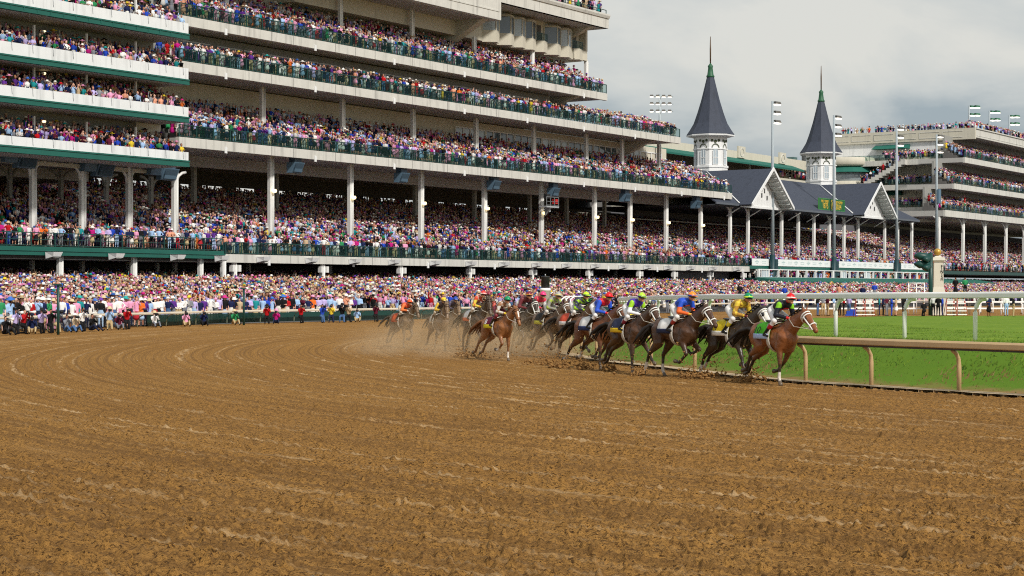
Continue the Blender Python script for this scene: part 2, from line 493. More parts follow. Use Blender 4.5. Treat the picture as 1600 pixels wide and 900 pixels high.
def turf_material():
    m = bpy.data.materials.new("mown_turf"); m.use_nodes = True
    nt = m.node_tree; L = nt.links; N = nt.nodes.new
    b = nt.nodes["Principled BSDF"]; b.inputs['Roughness'].default_value = .9; b.inputs['Specular IOR Level'].default_value = .15
    tc = N("ShaderNodeTexCoord")
    prev = None
    for sc, det, a, bb, dark, col in ((.25, 3, .35, .65, (.135, .215, .016, 1), (.185, .27, .022, 1)), (2.2, 5, .42, .70, None, (.095, .19, .013, 1)), (14, 6, .52, .75, None, (.15, .24, .02, 1)), (60, 2, .5, .8, None, (.10, .19, .013, 1))):
        n = N("ShaderNodeTexNoise"); n.inputs['Scale'].default_value = sc; n.inputs['Detail'].default_value = det; n.inputs['Roughness'].default_value = .65
        L.new(tc.outputs['Object'], n.inputs['Vector'])
        r = N("ShaderNodeMapRange"); r.inputs[1].default_value = a; r.inputs[2].default_value = bb; L.new(n.outputs[0], r.inputs[0])
        x = N("ShaderNodeMix"); x.data_type = 'RGBA'; L.new(r.outputs[0], x.inputs[0])
        if prev is None: x.inputs[6].default_value = dark
        else: L.new(prev, x.inputs[6])
        x.inputs[7].default_value = col
        prev = x.outputs[2]
        last = n
    uvn = N("ShaderNodeUVMap"); uvn.uv_map = "UVMap"
    sx = N("ShaderNodeSeparateXYZ"); L.new(uvn.outputs[0], sx.inputs[0])
    rr = N("ShaderNodeMapRange"); rr.inputs[1].default_value = 3.6; rr.inputs[2].default_value = 5.6; rr.inputs[3].default_value = .85; rr.inputs[4].default_value = 0; L.new(sx.outputs[0], rr.inputs[0])
    xr = N("ShaderNodeMix"); xr.data_type = 'RGBA'; L.new(rr.outputs[0], xr.inputs[0]); L.new(prev, xr.inputs[6]); xr.inputs[7].default_value = (.085, .170, .012, 1)
    prev = xr.outputs[2]
    r = N("ShaderNodeMapRange"); r.inputs[1].default_value = .35; r.inputs[2].default_value = 1.0; r.inputs[3].default_value = 1; r.inputs[4].default_value = 0
    wob = N("ShaderNodeTexNoise"); wob.inputs['Scale'].default_value = 1.6; wob.inputs['Detail'].default_value = 4; L.new(tc.outputs['Object'], wob.inputs['Vector'])
    am = N("ShaderNodeMath"); am.operation = 'MULTIPLY_ADD'; am.inputs[1].default_value = -1.3; L.new(wob.outputs[0], am.inputs[0])
    ad = N("ShaderNodeMath"); ad.operation = 'ADD'; ad.inputs[1].default_value = .62; L.new(sx.outputs[0], ad.inputs[0]); L.new(ad.outputs[0], am.inputs[2])
    L.new(am.outputs[0], r.inputs[0])
    x = N("ShaderNodeMix"); x.data_type = 'RGBA'; L.new(r.outputs[0], x.inputs[0]); L.new(prev, x.inputs[6]); x.inputs[7].default_value = (.24, .15, .06, 1)
    L.new(x.outputs[2], b.inputs['Base Color'])
    bp = N("ShaderNodeBump"); bp.inputs['Strength'].default_value = .3; bp.inputs['Distance'].default_value = .03
    L.new(last.outputs[0], bp.inputs['Height']); L.new(bp.outputs[0], b.inputs['Normal'])
    return m
gx = np.arange(-4, 66, .4); gy = np.concatenate([np.arange(8, 80, .3), np.arange(80, 153.5, .6)])
GX, GY = np.meshgrid(gx, gy)
SD = side_dist(GX, GY)
GZ = turf_h(GX, GY, SD) + .05 * (vnoise(GX * .9, GY * .9, 21) - .5) * np.clip(SD / 1.5, 0, 1) + .03 * (vnoise(GX * 3, GY * 3, 22) - .5) * np.clip(SD / 1.5, 0, 1)
TURFM = turf_material()
o = grid_mesh("turf", GX, GY, GZ, [TURFM], uv=np.stack([SD, GY], -1))
tag(o, kind="structure")

def grass_blades():
    n = 150000
    x = RNG.uniform(1, 26, n); y = 22 + (100 - 22) * RNG.random(n) ** 1.3
    s = side_dist(x, y)
    pxx = 800 + x / y * FPX
    k = (s > .5) & (s < 16) & (pxx < 1700) & (RNG.random(n) < np.where(s < 5.5, 1.0, .35)) & ((s > 1.3) | (RNG.random(n) < .4))
    x, y, s = x[k], y[k], s[k]; n = len(x)
    z = turf_h(x, y, s)
    hgt = RNG.uniform(.04, .11, n) * np.where(s < 5, 1.0, .35) * np.clip(s / 1.2, .4, 1)
    w = RNG.uniform(.012, .026, n)
    a = ld0 = RNG.normal(.9 - math.pi / 2, .5, n)
    lean = RNG.uniform(.9, 2.2, n) * hgt
    ld = RNG.normal(.9, .45, n)
    v = np.zeros((n, 3, 3))
    v[:, 0] = np.stack([x - np.cos(a) * w, y - np.sin(a) * w, z - .02], 1)
    v[:, 1] = np.stack([x + np.cos(a) * w, y + np.sin(a) * w, z - .02], 1)
    v[:, 2] = np.stack([x + np.cos(ld) * lean, y + np.sin(ld) * lean, z + hgt], 1)
    t = RNG.random((n, 1)); cl = vnoise(x * .8, y * .8, 31)[:, None]
    c = np.array([[.075, .165, .011]]) * (1 - t) + np.array([[.24, .36, .032]]) * t
    c = c * (.5 + .8 * cl)
    dry = ((s[:, None] < 1.1 + 1.1 * vnoise(x * 1.3, y * 1.3, 32)[:, None]) & (RNG.random((n, 1)) < .75)) | (RNG.random((n, 1)) < .03)
    c = np.where(dry, np.array([[.30, .20, .07]]), c)
    me = bpy.data.meshes.new("grass")
    me.vertices.add(n * 3); me.vertices.foreach_set("co", v.astype(np.float32).ravel())
    me.loops.add(n * 3); me.loops.foreach_set("vertex_index", np.arange(n * 3, dtype=np.int32))
    me.polygons.add(n); me.polygons.foreach_set("loop_start", np.arange(0, n * 3, 3, dtype=np.int32)); me.polygons.foreach_set("loop_total", np.full(n, 3, np.int32))
    at = me.color_attributes.new("Col", 'FLOAT_COLOR', 'POINT')
    at.data.foreach_set("color", np.concatenate([np.repeat(c, 3, 0), np.ones((n * 3, 1))], 1).astype(np.float32).ravel())
    gm = attr_mat("grass_blade", .6, .3, noise=0); nt = gm.node_tree
    tl = nt.nodes.new("ShaderNodeBsdfTranslucent"); mx = nt.nodes.new("ShaderNodeMixShader"); mx.inputs[0].default_value = .5
    vc = next(n for n in nt.nodes if n.type == 'VERTEX_COLOR'); nt.links.new(vc.outputs[0], tl.inputs[0])
    nt.links.new(nt.nodes["Principled BSDF"].outputs[0], mx.inputs[1]); nt.links.new(tl.outputs[0], mx.inputs[2]); nt.links.new(mx.outputs[0], nt.nodes["Material Output"].inputs[0])
    me.materials.append(gm); me.update(calc_edges=True)
    o = bpy.data.objects.new("grass", me); COL.objects.link(o)
    tag(o, kind="stuff")
grass_blades()

# kerb of pale packed sand under the inner rail
mb = MB()
P = INNER
for i in range(len(P) - 1):
    if P[i][1] > 90: break
    a, b = P[i][:2], P[i + 1][:2]
    d = (b - a) / np.linalg.norm(b - a); nr = np.array([d[1], -d[0]])
    w0 = .20 + .1 * math.sin(i * 1.3) * math.sin(i * .37)
    w1 = .20 + .1 * math.sin((i + 1) * 1.3) * math.sin((i + 1) * .37)
    q = [a - nr * w0, a + nr * .30, b + nr * .30, b - nr * w1]
    mb.add([(p[0], p[1], .05) for p in q] + [(p[0], p[1], -.08) for p in q], [(0, 1, 2, 3), (0, 4, 5, 1), (3, 2, 6, 7)])
mb.build("sand_kerb", mat("pale_sand", (.46, .35, .22), .95, .25, 2.5, .5, 30), kind="structure")

# ------------------------------------------------------------------ rails
def offset_path(P, k):
    T = np.gradient(P[:, :2], axis=0); T /= np.linalg.norm(T, axis=1)[:, None]
    Q = P.copy(); Q[:, 0] += T[:, 1] * k; Q[:, 1] += -T[:, 0] * k
    return Q

def strip_rail(mb, P, prof, mi=0):       # profile in (side, height) swept along the path
    T = np.gradient(P[:, :2], axis=0); T /= np.linalg.norm(T, axis=1)[:, None]
    n = len(prof); vs = []
    for p, t in zip(P, T):
        nr = (t[1], -t[0])
        for (a, z) in prof: vs.append((p[0] + nr[0] * a, p[1] + nr[1] * a, p[2] + z))
    fs = [(i * n + k, i * n + (k + 1) % n, (i + 1) * n + (k + 1) % n, (i + 1) * n + k) for i in range(len(P) - 1) for k in range(n)]
    fs += [tuple(range(n)), tuple(range((len(P) - 1) * n, len(P) * n))]
    mb.add(vs, fs, mi)

root = empty("inner_rail", (INNER[60][0], INNER[60][1], 0), "wide tan running rail on leaning posts along the inside of the dirt track", "rail")
IR = INNER[INNER[:, 1] < 93]
mb = MB(); strip_rail(mb, IR, [(-.10, 1.02), (-.125, 1.04), (-.12, 1.14), (-.07, 1.185), (.07, 1.185), (.11, 1.14), (.11, 1.04), (.08, 1.02)])
mb.build("top_rail", RAILT, root)
mb = MB(); strip_rail(mb, IR, [(-.08, .975), (-.08, 1.018), (.06, 1.018), (.06, .975)])
mb.build("underside_shade_strip", RAILD, root)  # dark strip paints in the shade on the underside of the tan rail
Ts = np.gradient(INNER[:, :2], axis=0); Ts /= np.linalg.norm(Ts, axis=1)[:, None]
def post_near(px, n0, n1):
    c = 800 + INNER[n0:n1, 0] / INNER[n0:n1, 1] * FPX
    return n0 + int(np.argmin(abs(c - px)))
iy = INNER[:, 1]
near = [post_near(p, 0, int(np.argmax(iy > 60))) for p in (1488, 1358, 1250, 1160, 1075, 1010)]
i0 = near[0]
while i0 > 8: i0 -= 6; near.append(i0)
i1 = int(np.argmax(iy > 60))
while i1 < len(IR) - 2: near.append(i1); i1 += 6
for i in near:
    p = INNER[i]; t = Ts[i]; nr = np.array([t[1], -t[0]])
    mb = MB()
    pts = []
    for (a, z) in ((.22, -.1), (.22, .60), (.20, .78), (.12, .90), (-.01, .98)):
        pts.append((p[0] + nr[0] * a, p[1] + nr[1] * a, z))
    mb.tube(pts, [.055, .055, .05, .05, .05], 8)
    mb.build("post", RAILT, root)

# white running rail of the turf course
TR = smooth_path([(30, 26.5, 0), (21, 38, 0), (15.2, 45.3, 0), (12.55, 49, 0), (11, 50.9, 0), (9.6, 53.0, 0), (8.1, 56.4, 0), (6.75, 61, 0), (6.0, 66.7, 0), (5.5, 73.7, 0), (5.3, 84, 0), (6.0, 98, 0), (9.5, 114, 0), (18, 132, 0), (27, 147, 0)], .4)
TR = TR[TR[:, 1] < 101]
TR[:, 2] = turf_top(TR[:, 1]) + 1.19
root = empty("turf_rail", (12.55, 49, 1), "white tubular running rail with hooked posts along the green turf course", "rail")
mb = MB(); strip_rail(mb, TR, [(-.045, -.035), (-.058, -.01), (-.06, .09), (-.05, .125), (0, .14), (.05, .125), (.06, .09), (.058, -.01), (.035, -.035)])
mb.build("top_rail", RAILW, root)
TT2 = np.gradient(TR[:, :2], axis=0); TT2 /= np.linalg.norm(TT2, axis=1)[:, None]
def tr_near(px):
    k = int(np.argmax(TR[:, 1] > 75))
    return int(np.argmin(abs(800 + TR[:k, 0] / TR[:k, 1] * FPX - px)))
idx = [tr_near(p) for p in (1515, 1406, 1307, 1208, 1106, 1048)]
j = idx[-1] + 8
while j < len(TR) - 2: idx.append(j); j += 7
j = idx[0] - 6
while j > 3: idx.append(j); j -= 6
for i in idx:
    p = TR[i]; t = TT2[i]; nr = np.array([t[1], -t[0]])
    mb = MB(); g = turf_top(p[1]) - .2
    zt = p[2]
    pts = [(p[0], p[1], g)]
    b = p[:2] + nr * .06
    for (a, z) in ((0, g - zt), (0, -.42), (.03, -.28), (.10, -.15), (.20, -.07), (.33, -.045), (.40, -.035)):
        q = b + nr * .02 - t * a
        pts.append((q[0], q[1], zt + z))
    mb.tube(pts[1:], [.062] * 7, 10)
    mb.build("post", RAILW, root)

# outer rail in front of the crowd
OUT = smooth_path([(-20, 45, 0), (-24.5, 58, 0), (-27.0, 74, 0), (-27.2, 90, 0), (-25.6, 97.5, 0), (-23.7, 105, 0), (-21.5, 112.5, 0), (-18.9, 119, 0), (-15.4, 125, 0), (-11.0, 131.2, 0), (0, 147, 0), (14, 168.5, 0), (55, 232, 0)], .6)
root = empty("outer_rail", (-22.6, 98, 0), "long pale running rail between the dirt track and the standing crowd", "rail")
mb = MB(); strip_rail(mb, OUT, [(-.13, .76), (-.16, .82), (-.12, .91), (.06, .91), (.1, .83), (.08, .76)])
mb.build("top_rail", mat("aged_cream_rail", (.60, .53, .42), .5, .10, 3, streak=.3), root)
OT = np.gradient(OUT[:, :2], axis=0); OT /= np.linalg.norm(OT, axis=1)[:, None]
GP = mat("pale_green_post", (.26, .30, .22), .5, .15, 3)
npost = 0
for i in range(2, len(OUT) - 2, 6):
    p = OUT[i]; t = OT[i]; nr = np.array([t[1], -t[0]])
    if not (-.31 < p[0] / p[1] < .12) or npost > 90: continue
    npost += 1
    pts = [(p[0] - nr[0] * a, p[1] - nr[1] * a, z) for (a, z) in ((.45, -.05), (.42, .42), (.30, .64), (.02, .77))]
    mb = MB(); mb.tube(pts, .045, 6); mb.build("post", GP, root)
# dark green boards behind the outer rail
root = empty("trackside_board_fence", (-6, 126, 0), "low dark green board fence behind the pale rail, below the crowd", "fence")
OB = offset_path(OUT, -.75)
kx = 800 + OB[:, 0] / OB[:, 1] * FPX
sel = np.where((kx > 225) & (kx < 960))[0]
seg = [sel[k:k + 5] for k in range(0, len(sel) - 1, 4)]
for sgm in seg:
    if len(sgm) < 2: continue
    mb = MB(); Q = OB[sgm].copy()
    strip_rail(mb, Q, [(-.03, .03), (-.03, .70), (.03, .70), (.03, .03)])
    mb.build("board", MESHF if kx[sgm[0]] < 420 else DGREEN, root)
# ------------------------------------------------------------------ the stands
ROWS = []            # (u0, u1, v, z, full_body)
def row(u0, u1, v, z, full=False, gap=.60): ROWS.append((u0, u1, v, z, full, gap))

def railing(mbp, mbg, u0, u1, v, z, hgt=1.08, step=2.2, vdir=0):
    n = max(1, int((u1 - u0) / step))
    for i in range(n + 1):
        u = u0 + (u1 - u0) * i / n
        mbp.fbox(u - .04, u + .04, v - .04, v + .04, z, z + hgt)
    mbp.fbox(u0, u1, v - .05, v + .05, z + hgt - .03, z + hgt + .04)
    mbp.fbox(u0, u1, v - .02, v + .02, z + .08, z + .13)
    if mbg is not None: mbg.fbox(u0, u1, v - .012, v + .012, z + .13, z + hgt - .03)

def column(parent, u, v, z0, z1, w=.34, pipe=True, matl=None, bracket=0.0, name="column"):
    mb = MB()
    mb.fbox(u - w / 2, u + w / 2, v - w / 2, v + w / 2, z0, z1)
    if pipe:
        a = F(u + w * .72, v + w * .42, z0); mb.tube([a, (a[0], a[1], z1)], w * .36, 8)
    if bracket:
        for sg in (-1, 1):
            pts = [F(u + sg * (w / 2 + bracket * (1 - math.cos(t))), v, z1 - .06 - bracket * (1 - math.sin(t))) for t in (0, .4, .8, 1.2, 1.57)]
            mb.tube(pts, .13, 6)
    mb.build(name, matl or COLM, parent)

def steps(parent, prof, u0, u1, zb, m, name="terrace"):
    pts = []
    for i, (v, z) in enumerate(prof):
        if i: pts.append((v, prof[i - 1][1]))
        pts.append((v, z))
    pts.append((prof[-1][0] - .9, prof[-1][1]))
    poly = pts + [(pts[-1][0], zb), (pts[0][0], zb)]
    MB().fprism(poly, u0, u1).build(name, m, parent)

UE1, UE2, UE3, UEL = FU(949), FU(1063.5), FU(1144), FU(1171)
main = empty("grandstand", F(60, 0, 0), "tall pale concrete grandstand with stacked open decks full of spectators", "grandstand")
D = {1: (25.5, 26.35, UE1), 2: (21.5, 22.35, UE2), 3: (14.8, 15.66, UE3), 0: (4.72, 5.47, UEL)}
US = -1.2
for k, (zb, zt, u1) in D.items():
    us = US if k else FU(352)
    MB().fbox(us, u1, -.45, 0, zb, zt).build("fascia", CONC, main)
    mp, mg = MB(), MB()
    railing(mp, mg, us + .1, u1 - .05, -.12, zt + .002)
    r_ = mp.build("railing", DGREEN, main)
    mg.build("rail_panel", GLASSR, r_)
    # joint plates and drain pipes on the fascia
    u = us + 6
    while u < u1 - 2:
        MB().fbox(u - .14, u + .14, .003, .10, zb - .22, zb + .34).build("drain_pipe", WHITEP, main)
        JG = mat("joint_grey", (.2, .2, .19), .8, .1, 2)
        for q in (3.2, 6.4, 9.6):
            if u + q < u1 - .2: MB().fbox(u + q - .03, u + q + .03, .002, .012, zb + .02, zt - .02).build("joint_strip", JG, main)
        u += 12.8
# deck slabs
MB().fbox(US, UE1, -6.6, -.452, 25.62, 26.30).build("deck_slab", SOFF, main)
MB().fbox(US, UE2, -6.6, -.452, 21.62, 22.30).build("deck_slab", SOFF, main)
MB().fbox(US, UE3, -24, -.452, 14.95, 15.60).build("deck_slab", SOFF, main)
# haunched beams under the free deck ends
for (u1, zb) in ((UE1, 25.6), (UE2, 21.6)):
    mb = MB()
    for uu in (u1 - 5.5,):
        mb.fprism([(-.5, zb), (-6.4, zb), (-6.4, zb - 1.9), (-4.6, zb - 1.5), (-2.3, zb - .45)], uu - .4, uu + .4)
    mb.build("haunched_beam", BEIGE, main)
# D1 seating
p1 = [(-.46, 26.35), (-2.0, 26.95), (-2.9, 27.5), (-3.8, 28.05), (-4.7, 28.6)]
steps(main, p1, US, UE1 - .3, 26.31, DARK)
for (v, z, f) in ((-.55, 26.35, 1), (-1.35, 26.35, 0), (-2.35, 26.95, 0), (-3.25, 27.5, 0), (-4.15, 28.05, 0), (-5.0, 28.6, 0)):
    row(US + .4, UE1 - .5 - max(0, -v - 1) * .25, v, z, bool(f), .52)
MB().fbox(FU(300), FU(655), -1.95, -1.80, 27.65, 28.02).build("crash_rail", mat("navy_rail", (.04, .06, .11), .5, .1, 2), main)
# D2 boxes
for (v, z, f) in ((-.5, 22.35, 1), (-1.2, 22.35, 0), (-1.95, 22.5, 0), (-2.65, 22.65, 0)): row(US + .4, UE2 - .4, v, z, bool(f), .56)
for (v, z) in ((-3.4, 22.9), (-4.2, 23.2), (-5.0, 23.5)): row(UE1 - 8, UE2 - .8, v, z, False, .6)
MB().fbox(US, UE1 - 8, -3.7, -3.4, 22.35, 25.5).build("back_wall", GREYW, main)
u = 1.0; k = 0
while u < UE1 - 12:
    mb = MB(); mb.fbox(u, u + 5.4, -3.398, -3.36, 23.25, 24.75)
    w = mb.build("window", WINB, main)
    mb = MB()
    for q in range(4): mb.fbox(u + q * 1.8 - .06, u + q * 1.8 + .06, -3.357, -3.30, 23.2, 24.8)
    mb.fbox(u - .06, u + 5.46, -3.357, -3.30, 24.75, 24.86)
    mb.build("window_frame", WHITEP, w); u += 6.4
# D3 seating
p3 = [(-.46, 15.66), (-1.75, 16.1), (-2.5, 16.6), (-3.25, 17.1), (-4.0, 17.6), (-4.75, 18.1)]
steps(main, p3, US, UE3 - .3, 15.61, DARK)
for i, (v, z) in enumerate(((-.55, 15.66), (-1.2, 15.66), (-2.05, 16.1), (-2.8, 16.6), (-3.55, 17.1), (-4.3, 17.6), (-5.1, 18.1))):
    row(US + .3, UE3 - .4 - max(0, i - 1) * .8, v, z, i == 0, .54)
uw = FU(1040, -6)
MB().fbox(US, uw, -6.4, -5.9, 15.66, 21.5).build("back_wall", BEIGE, main)
MB().fbox(FU(296, -5.9), FU(700, -5.9), -5.898, -5.85, 18.6, 19.75).build("window", WINL, main)
u = FU(711, -5.9); ue = FU(1000, -5.9)
while u < ue:
    w = MB().fbox(u, min(u + 6, ue), -5.898, -5.86, 17.5, 20.7).build("window", WINL if int(u / 6.3) % 3 == 1 else WINB, main)
    mb = MB()
    for q in range(5): mb.fbox(u + q * 1.5 - .07, u + q * 1.5 + .07, -5.857, -5.78, 17.5, 20.76)
    mb.fbox(u, u + 6, -5.857, -5.80, 20.66, 20.80); mb.build("window_frame", WHITEP, w); u += 6.25
for px in (409, 534, 644.5, 743, 833, 915, 971, 1029): column(main, FU(px, -3.3), -3.3, 16.5, 21.6)
for px in (352, 531, 643, 740, 831, 915): column(main, FU(px, -3.3), -3.3, 27.0, 30.7 if px > 700 else 32.2, .3)
for px in (422, 546.5, 657, 756, 845, 928, 983.6, 1040, 1094):
    column(main, FU(px, -2.2), -2.2, 5.8, 14.94, .36)
for px in (422, 546.5, 657, 756, 845, 928, 983.6, 1040):
    column(main, FU(px, -2.2) - 1, -11.0, 8.5, 14.94, .42, False, GREYW)
for px in (365, 503, 625, 733, 830.5, 918.6, 997.5, 1052, 1108, 1160):
    u = FU(px, -.4); column(main, u, -.4, 0, 4.71, .28)
    column(main, u - 2, -8, 1.5, 4.9, .32, False, COLM)
    mb = MB(); mb.fbox(u - .55, u - .22, -.45, -.02, 3.9, 4.5); mb.fbox(u + .3, u + .62, -.45, -.02, 3.9, 4.5); mb.build("junction_box", COLM, main)
# lower bowl
bowl = [(-.46, 5.47), (-1.5, 5.9), (-2.2, 6.35), (-2.9, 6.8), (-3.6, 7.25)] + [(-4.3 - .85 * i, 7.5 + .20 * i) for i in range(21)]
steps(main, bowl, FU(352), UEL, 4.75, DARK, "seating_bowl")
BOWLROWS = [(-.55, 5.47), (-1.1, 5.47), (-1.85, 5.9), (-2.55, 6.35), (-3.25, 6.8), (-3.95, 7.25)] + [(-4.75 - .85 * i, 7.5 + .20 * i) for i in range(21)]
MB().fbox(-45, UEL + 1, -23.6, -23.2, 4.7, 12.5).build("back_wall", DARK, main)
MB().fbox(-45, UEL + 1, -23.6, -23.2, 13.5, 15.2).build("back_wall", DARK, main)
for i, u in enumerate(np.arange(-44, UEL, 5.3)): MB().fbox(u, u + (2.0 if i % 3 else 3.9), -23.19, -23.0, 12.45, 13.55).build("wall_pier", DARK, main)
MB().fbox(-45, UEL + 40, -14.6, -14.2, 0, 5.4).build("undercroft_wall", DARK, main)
mb = MB(); mb.fbox(FU(1085), UEL - .3, -3.4, -3.1, .5, 4.7); mb.build("end_wall", mat("grey_render", (.20, .21, .22), .8, .1, .8), main)
# light shelf beams with warm lamps
for px in (422, 546.5, 657, 756, 845, 928, 983.6, 1040, 1094):
    u = FU(px, -2.2); a = F(u + .1, -1.75, 11.6 - (px - 422) * .0009)
    MB().lathe(a, [(.05, -.15), (.20, -.1), (.24, .08), (.16, .2)], 8).build("lamp", LAMP, main)
for u in np.arange(4, UEL - 3, 5.5):
    MB().fbox(u, u + 1.1, -9.4, -9.15, 14.55, 14.62).build("ceiling_lamp", LAMP, main)
MB().fbox(2, UEL - 4, -8.2, -7.7, 13.9, 14.94).build("ceiling_beam", SOFF, main)
# upper blocks behind the decks
mb = MB(); mb.fbox(US, UE1 - 9, -24, -6.45, 15.61, 25.6); mb.fbox(US, UE1 - 9, -24, -6.62, 25.62, 32.2); mb.build("upper_block", BEIGE, main)
MB().fbox(US, UE1 - 9.5, -6.6, -6.2, 26.3, 32.2).build("back_wall", BEIGE, main)
MB().fbox(FU(560, -6), FU(735, -6), -6.19, -6.12, 28.5, 30.1).build("window", WINB, main)
# press level: bay-windowed box under a deep cornice
UT = FU(918, -3)
pb = empty("press_box", F(UT - 20, -3, 30.6), "beige press box with angled bay windows under a deep cornice, topping the grandstand", "press box")
ul = FU(738, -3)
MB().fbox(ul - 30, UT, -12, -3.9, 30.6, 34.4).build("wall", BEIGE, pb)
u = FU(762, -2.6); zb = 30.6
bays = [(772, 'g'), (795, 'b'), (813, 'b'), (829, 'b'), (847, 'd'), (868, 'b'), (885, 'b'), (902, 'o')]
for i, (px, kind) in enumerate(bays):
    u0 = FU(px - 8.4, -3); u1 = FU(px + 8.4, -3)
    um = u0 + (u1 - u0) * .45
    apron = MB().hprism([(u0, -3.9), (um, -2.6), (u1, -3.0), (u1, -3.9)], zb - .1, zb + 1.25)
    b_ = apron.build("bay_apron", BEIGE, pb)
    if kind in 'bg':
        w = MB().hprism([(u0 + .05, -3.88), (um, -2.68), (u1 - .05, -3.06), (u1 - .05, -3.88)], zb + 1.25, zb + 3.2).build("window", WINB if i % 2 else WINL, pb)
        mb = MB()
        for (a, b2) in ((u0, -3.85), (um, -2.66), (u1, -3.04)): mb.fbox(a - .07, a + .07, b2 - .05, b2 + .05, zb + 1.25, zb + 3.25)
        mb.hprism([(u0, -3.9), (um, -2.6), (u1, -3.0), (u1, -3.9)], zb + 3.2, zb + 3.42); mb.build("window_frame", BEIGE, w)
    else:
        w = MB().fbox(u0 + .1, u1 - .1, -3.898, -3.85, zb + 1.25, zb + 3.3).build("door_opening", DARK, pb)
        mp, mg = MB(), MB(); railing(mp, mg, u0, u1, -3.05, zb + 1.25, .9, 1.0); r_ = mp.build("balcony_rail", DGREEN, pb); mg.build("rail_panel", GLASSR, r_)
MB().fbox(UT - 3.2, UT - .02, -3.88, -3.02, 30.62, 31.8).build("corner_panel", BEIGE, pb)
MB().fbox(UT - .45, UT + .002, -3.87, -3.0, 31.802, 34.38).build("corner_post", BEIGE, pb)
MB().fbox(ul - 30, FU(951), -8, -.02, 34.4, 34.7).build("soffit", SOFF, pb)
mb = MB(); uc = FU(951)
mb.fprism([(0, 34.4), (0, 35.6), (.12, 35.6), (.25, 35.9), (.25, 36.1), (-.5, 36.1), (-.5, 34.4)], ul - 30, uc); mb.build("cornice", CONC, pb)
mb = MB(); mb.fprism([(-.9, 34.4), (-3.9, 34.4), (-3.9, 33.2), (-2.4, 33.75)], uc - 3.0, uc - 2.2); mb.build("bracket", BEIGE, pb)
# side balcony cornice on the left of the press box
ue = FU(783, .6)
mb = MB(); mb.fprism([(.6, 32.2), (.6, 36.6), (.75, 36.6), (.75, 37.0), (-.2, 37.0), (-.2, 32.2)], -1, ue); mb.fbox(-1, ue - .4, .605, .66, 33.1, 33.25); mb.fbox(-1, ue - .4, .605, .66, 35.7, 35.85)
mb.build("front_cornice", CONC, pb)
MB().fbox(-1, ue, -7, -.202, 32.2, 32.5).build("soffit", SOFF, pb)
MB().fbox(ue - .35, ue, -7, -.202, 32.502, 37.0).build("cornice_return", BEIGE, pb)
mb = MB(); mb.fprism([(-.25, 32.2), (-6.0, 32.2), (-6.0, 29.9), (-4.4, 30.0)], FU(722, -3), FU(722, -3) + 1.2); mb.build("bracket", BEIGE, pb)
# roof terrace on top
u0 = FU(895, -.4)
MB().fbox(FU(820, -2), FU(893, -2), -2.6, -2, 36.1, 38.4).build("roof_lounge", BEIGE, pb)
MB().fbox(FU(822, -2), FU(880, -2), -1.998, -1.9, 36.3, 37.9).build("window", WINB, pb)
mp, mg = MB(), MB(); railing(mp, mg, u0 - 2, uc - .2, -.25, 36.102, .55); r_ = mp.build("roof_rail", DGREEN, pb)
for v in (-.9, -1.6, -2.3): row(u0 - 1, uc - .6, v, 36.0 if v > -1 else 36.1, False, .55)
column(pb, FU(917, -3.6), -3.6, 27.5, 30.6, .3, False)

# ---- clubhouse on the left
UL = FU(294.5, 3)
club = empty("clubhouse_stand", F(-15, 3, 0), "white fronted balcony stand with green trim on its four decks", "grandstand")
for (yt, ym, yb) in ((36.7, 53, 62), (107, 124.4, 133), (168, 183, 192), (238, 251, 261)):
    zt, zm, zb = FZ(294.5, yt, 3), FZ(294.5, ym, 3), FZ(294.5, yb, 3)
    UA = -46
    MB().fbox(UA, UL, 2.8, 3.0, zm, zt).build("parapet", WHITEF, club)
    MB().fbox(UL - .2, UL, -1.0, 2.798, zm, zt).build("end_parapet", WHITEF, club)
    mb = MB(); mb.fbox(UA, UL + .06, 2.7, 3.06, zb, zm - .002); mb.fbox(UA, UL + .06, 3.062, 3.12, zm - .12, zm - .004)
    mb.fbox(UA, UL + .06, 3.062, 3.09, zb, zb + .10)
    if yt < 50:
        for q in np.arange(UA, UL, 1.35): mb.fbox(q, q + .09, 3.062, 3.10, zb + .101, zm - .121)
    mb.build("trim_band", GREEN, club)
    MB().fbox(UA, UL, -9, 2.698, zb + .02, zb + .32).build("deck_slab", SOFF, club)
    mb = MB()
    for q in np.arange(UA, UL, 2.1): mb.tube([F(q, 3.02, zt - .02), F(q, 3.10, zt + .05), F(q + .05, 3.04, zt - .35), F(q + .1, 3.02, zt - .62)], .018, 4)
    mb.build("rope_hook", STEEL, club)
    zf = zt - .98
    for i, v in enumerate((2.4, 1.6, .8, 0.0)): row(UA + .3, UL - .4, v, zf + .36 * i, False, .58)
    steps(club, [(2.75, zf), (2.0, zf + .36), (1.2, zf + .72), (.4, zf + 1.08)], UA, UL - .25, zb + .33, DARK)
    MB().fbox(UA, UL - .1, -1.4, -1.0, zf, zf + 3.6 if yt > 50 else zf + 3.4).build("back_wall", GREYW, club)
    for q in np.arange(UA + 2, UL - 4, 5.2):
        w = MB().fbox(q, q + 3.6, -.998, -.95, zf + 1.6, zf + 2.75).build("window", WINB, club)
        mb = MB()
        for t in (0, 1.2, 2.4, 3.6): mb.fbox(q + t - .05, q + t + .05, -.947, -.90, zf + 1.55, zf + 2.8)
        mb.build("window_frame", GREYW, w)
    for q in np.arange(UL - 4.5, UA, -5.6): column(club, q, 1.2, zf + .3, zf + 2.9, .16, False)
    a = F(UL - 14, .5, zf + 2.55); MB().lathe(a, [(.05, 0), (.16, .05), (.16, .16), (.05, .2)], 8).build("lamp", LAMP, club)
zr = FZ(294.5, 62, 3)
MB().fbox(UA, UL - 1, -9, 1.5, zr + 3.9, zr + 4.4).build("upper_slab", SOFF, club)
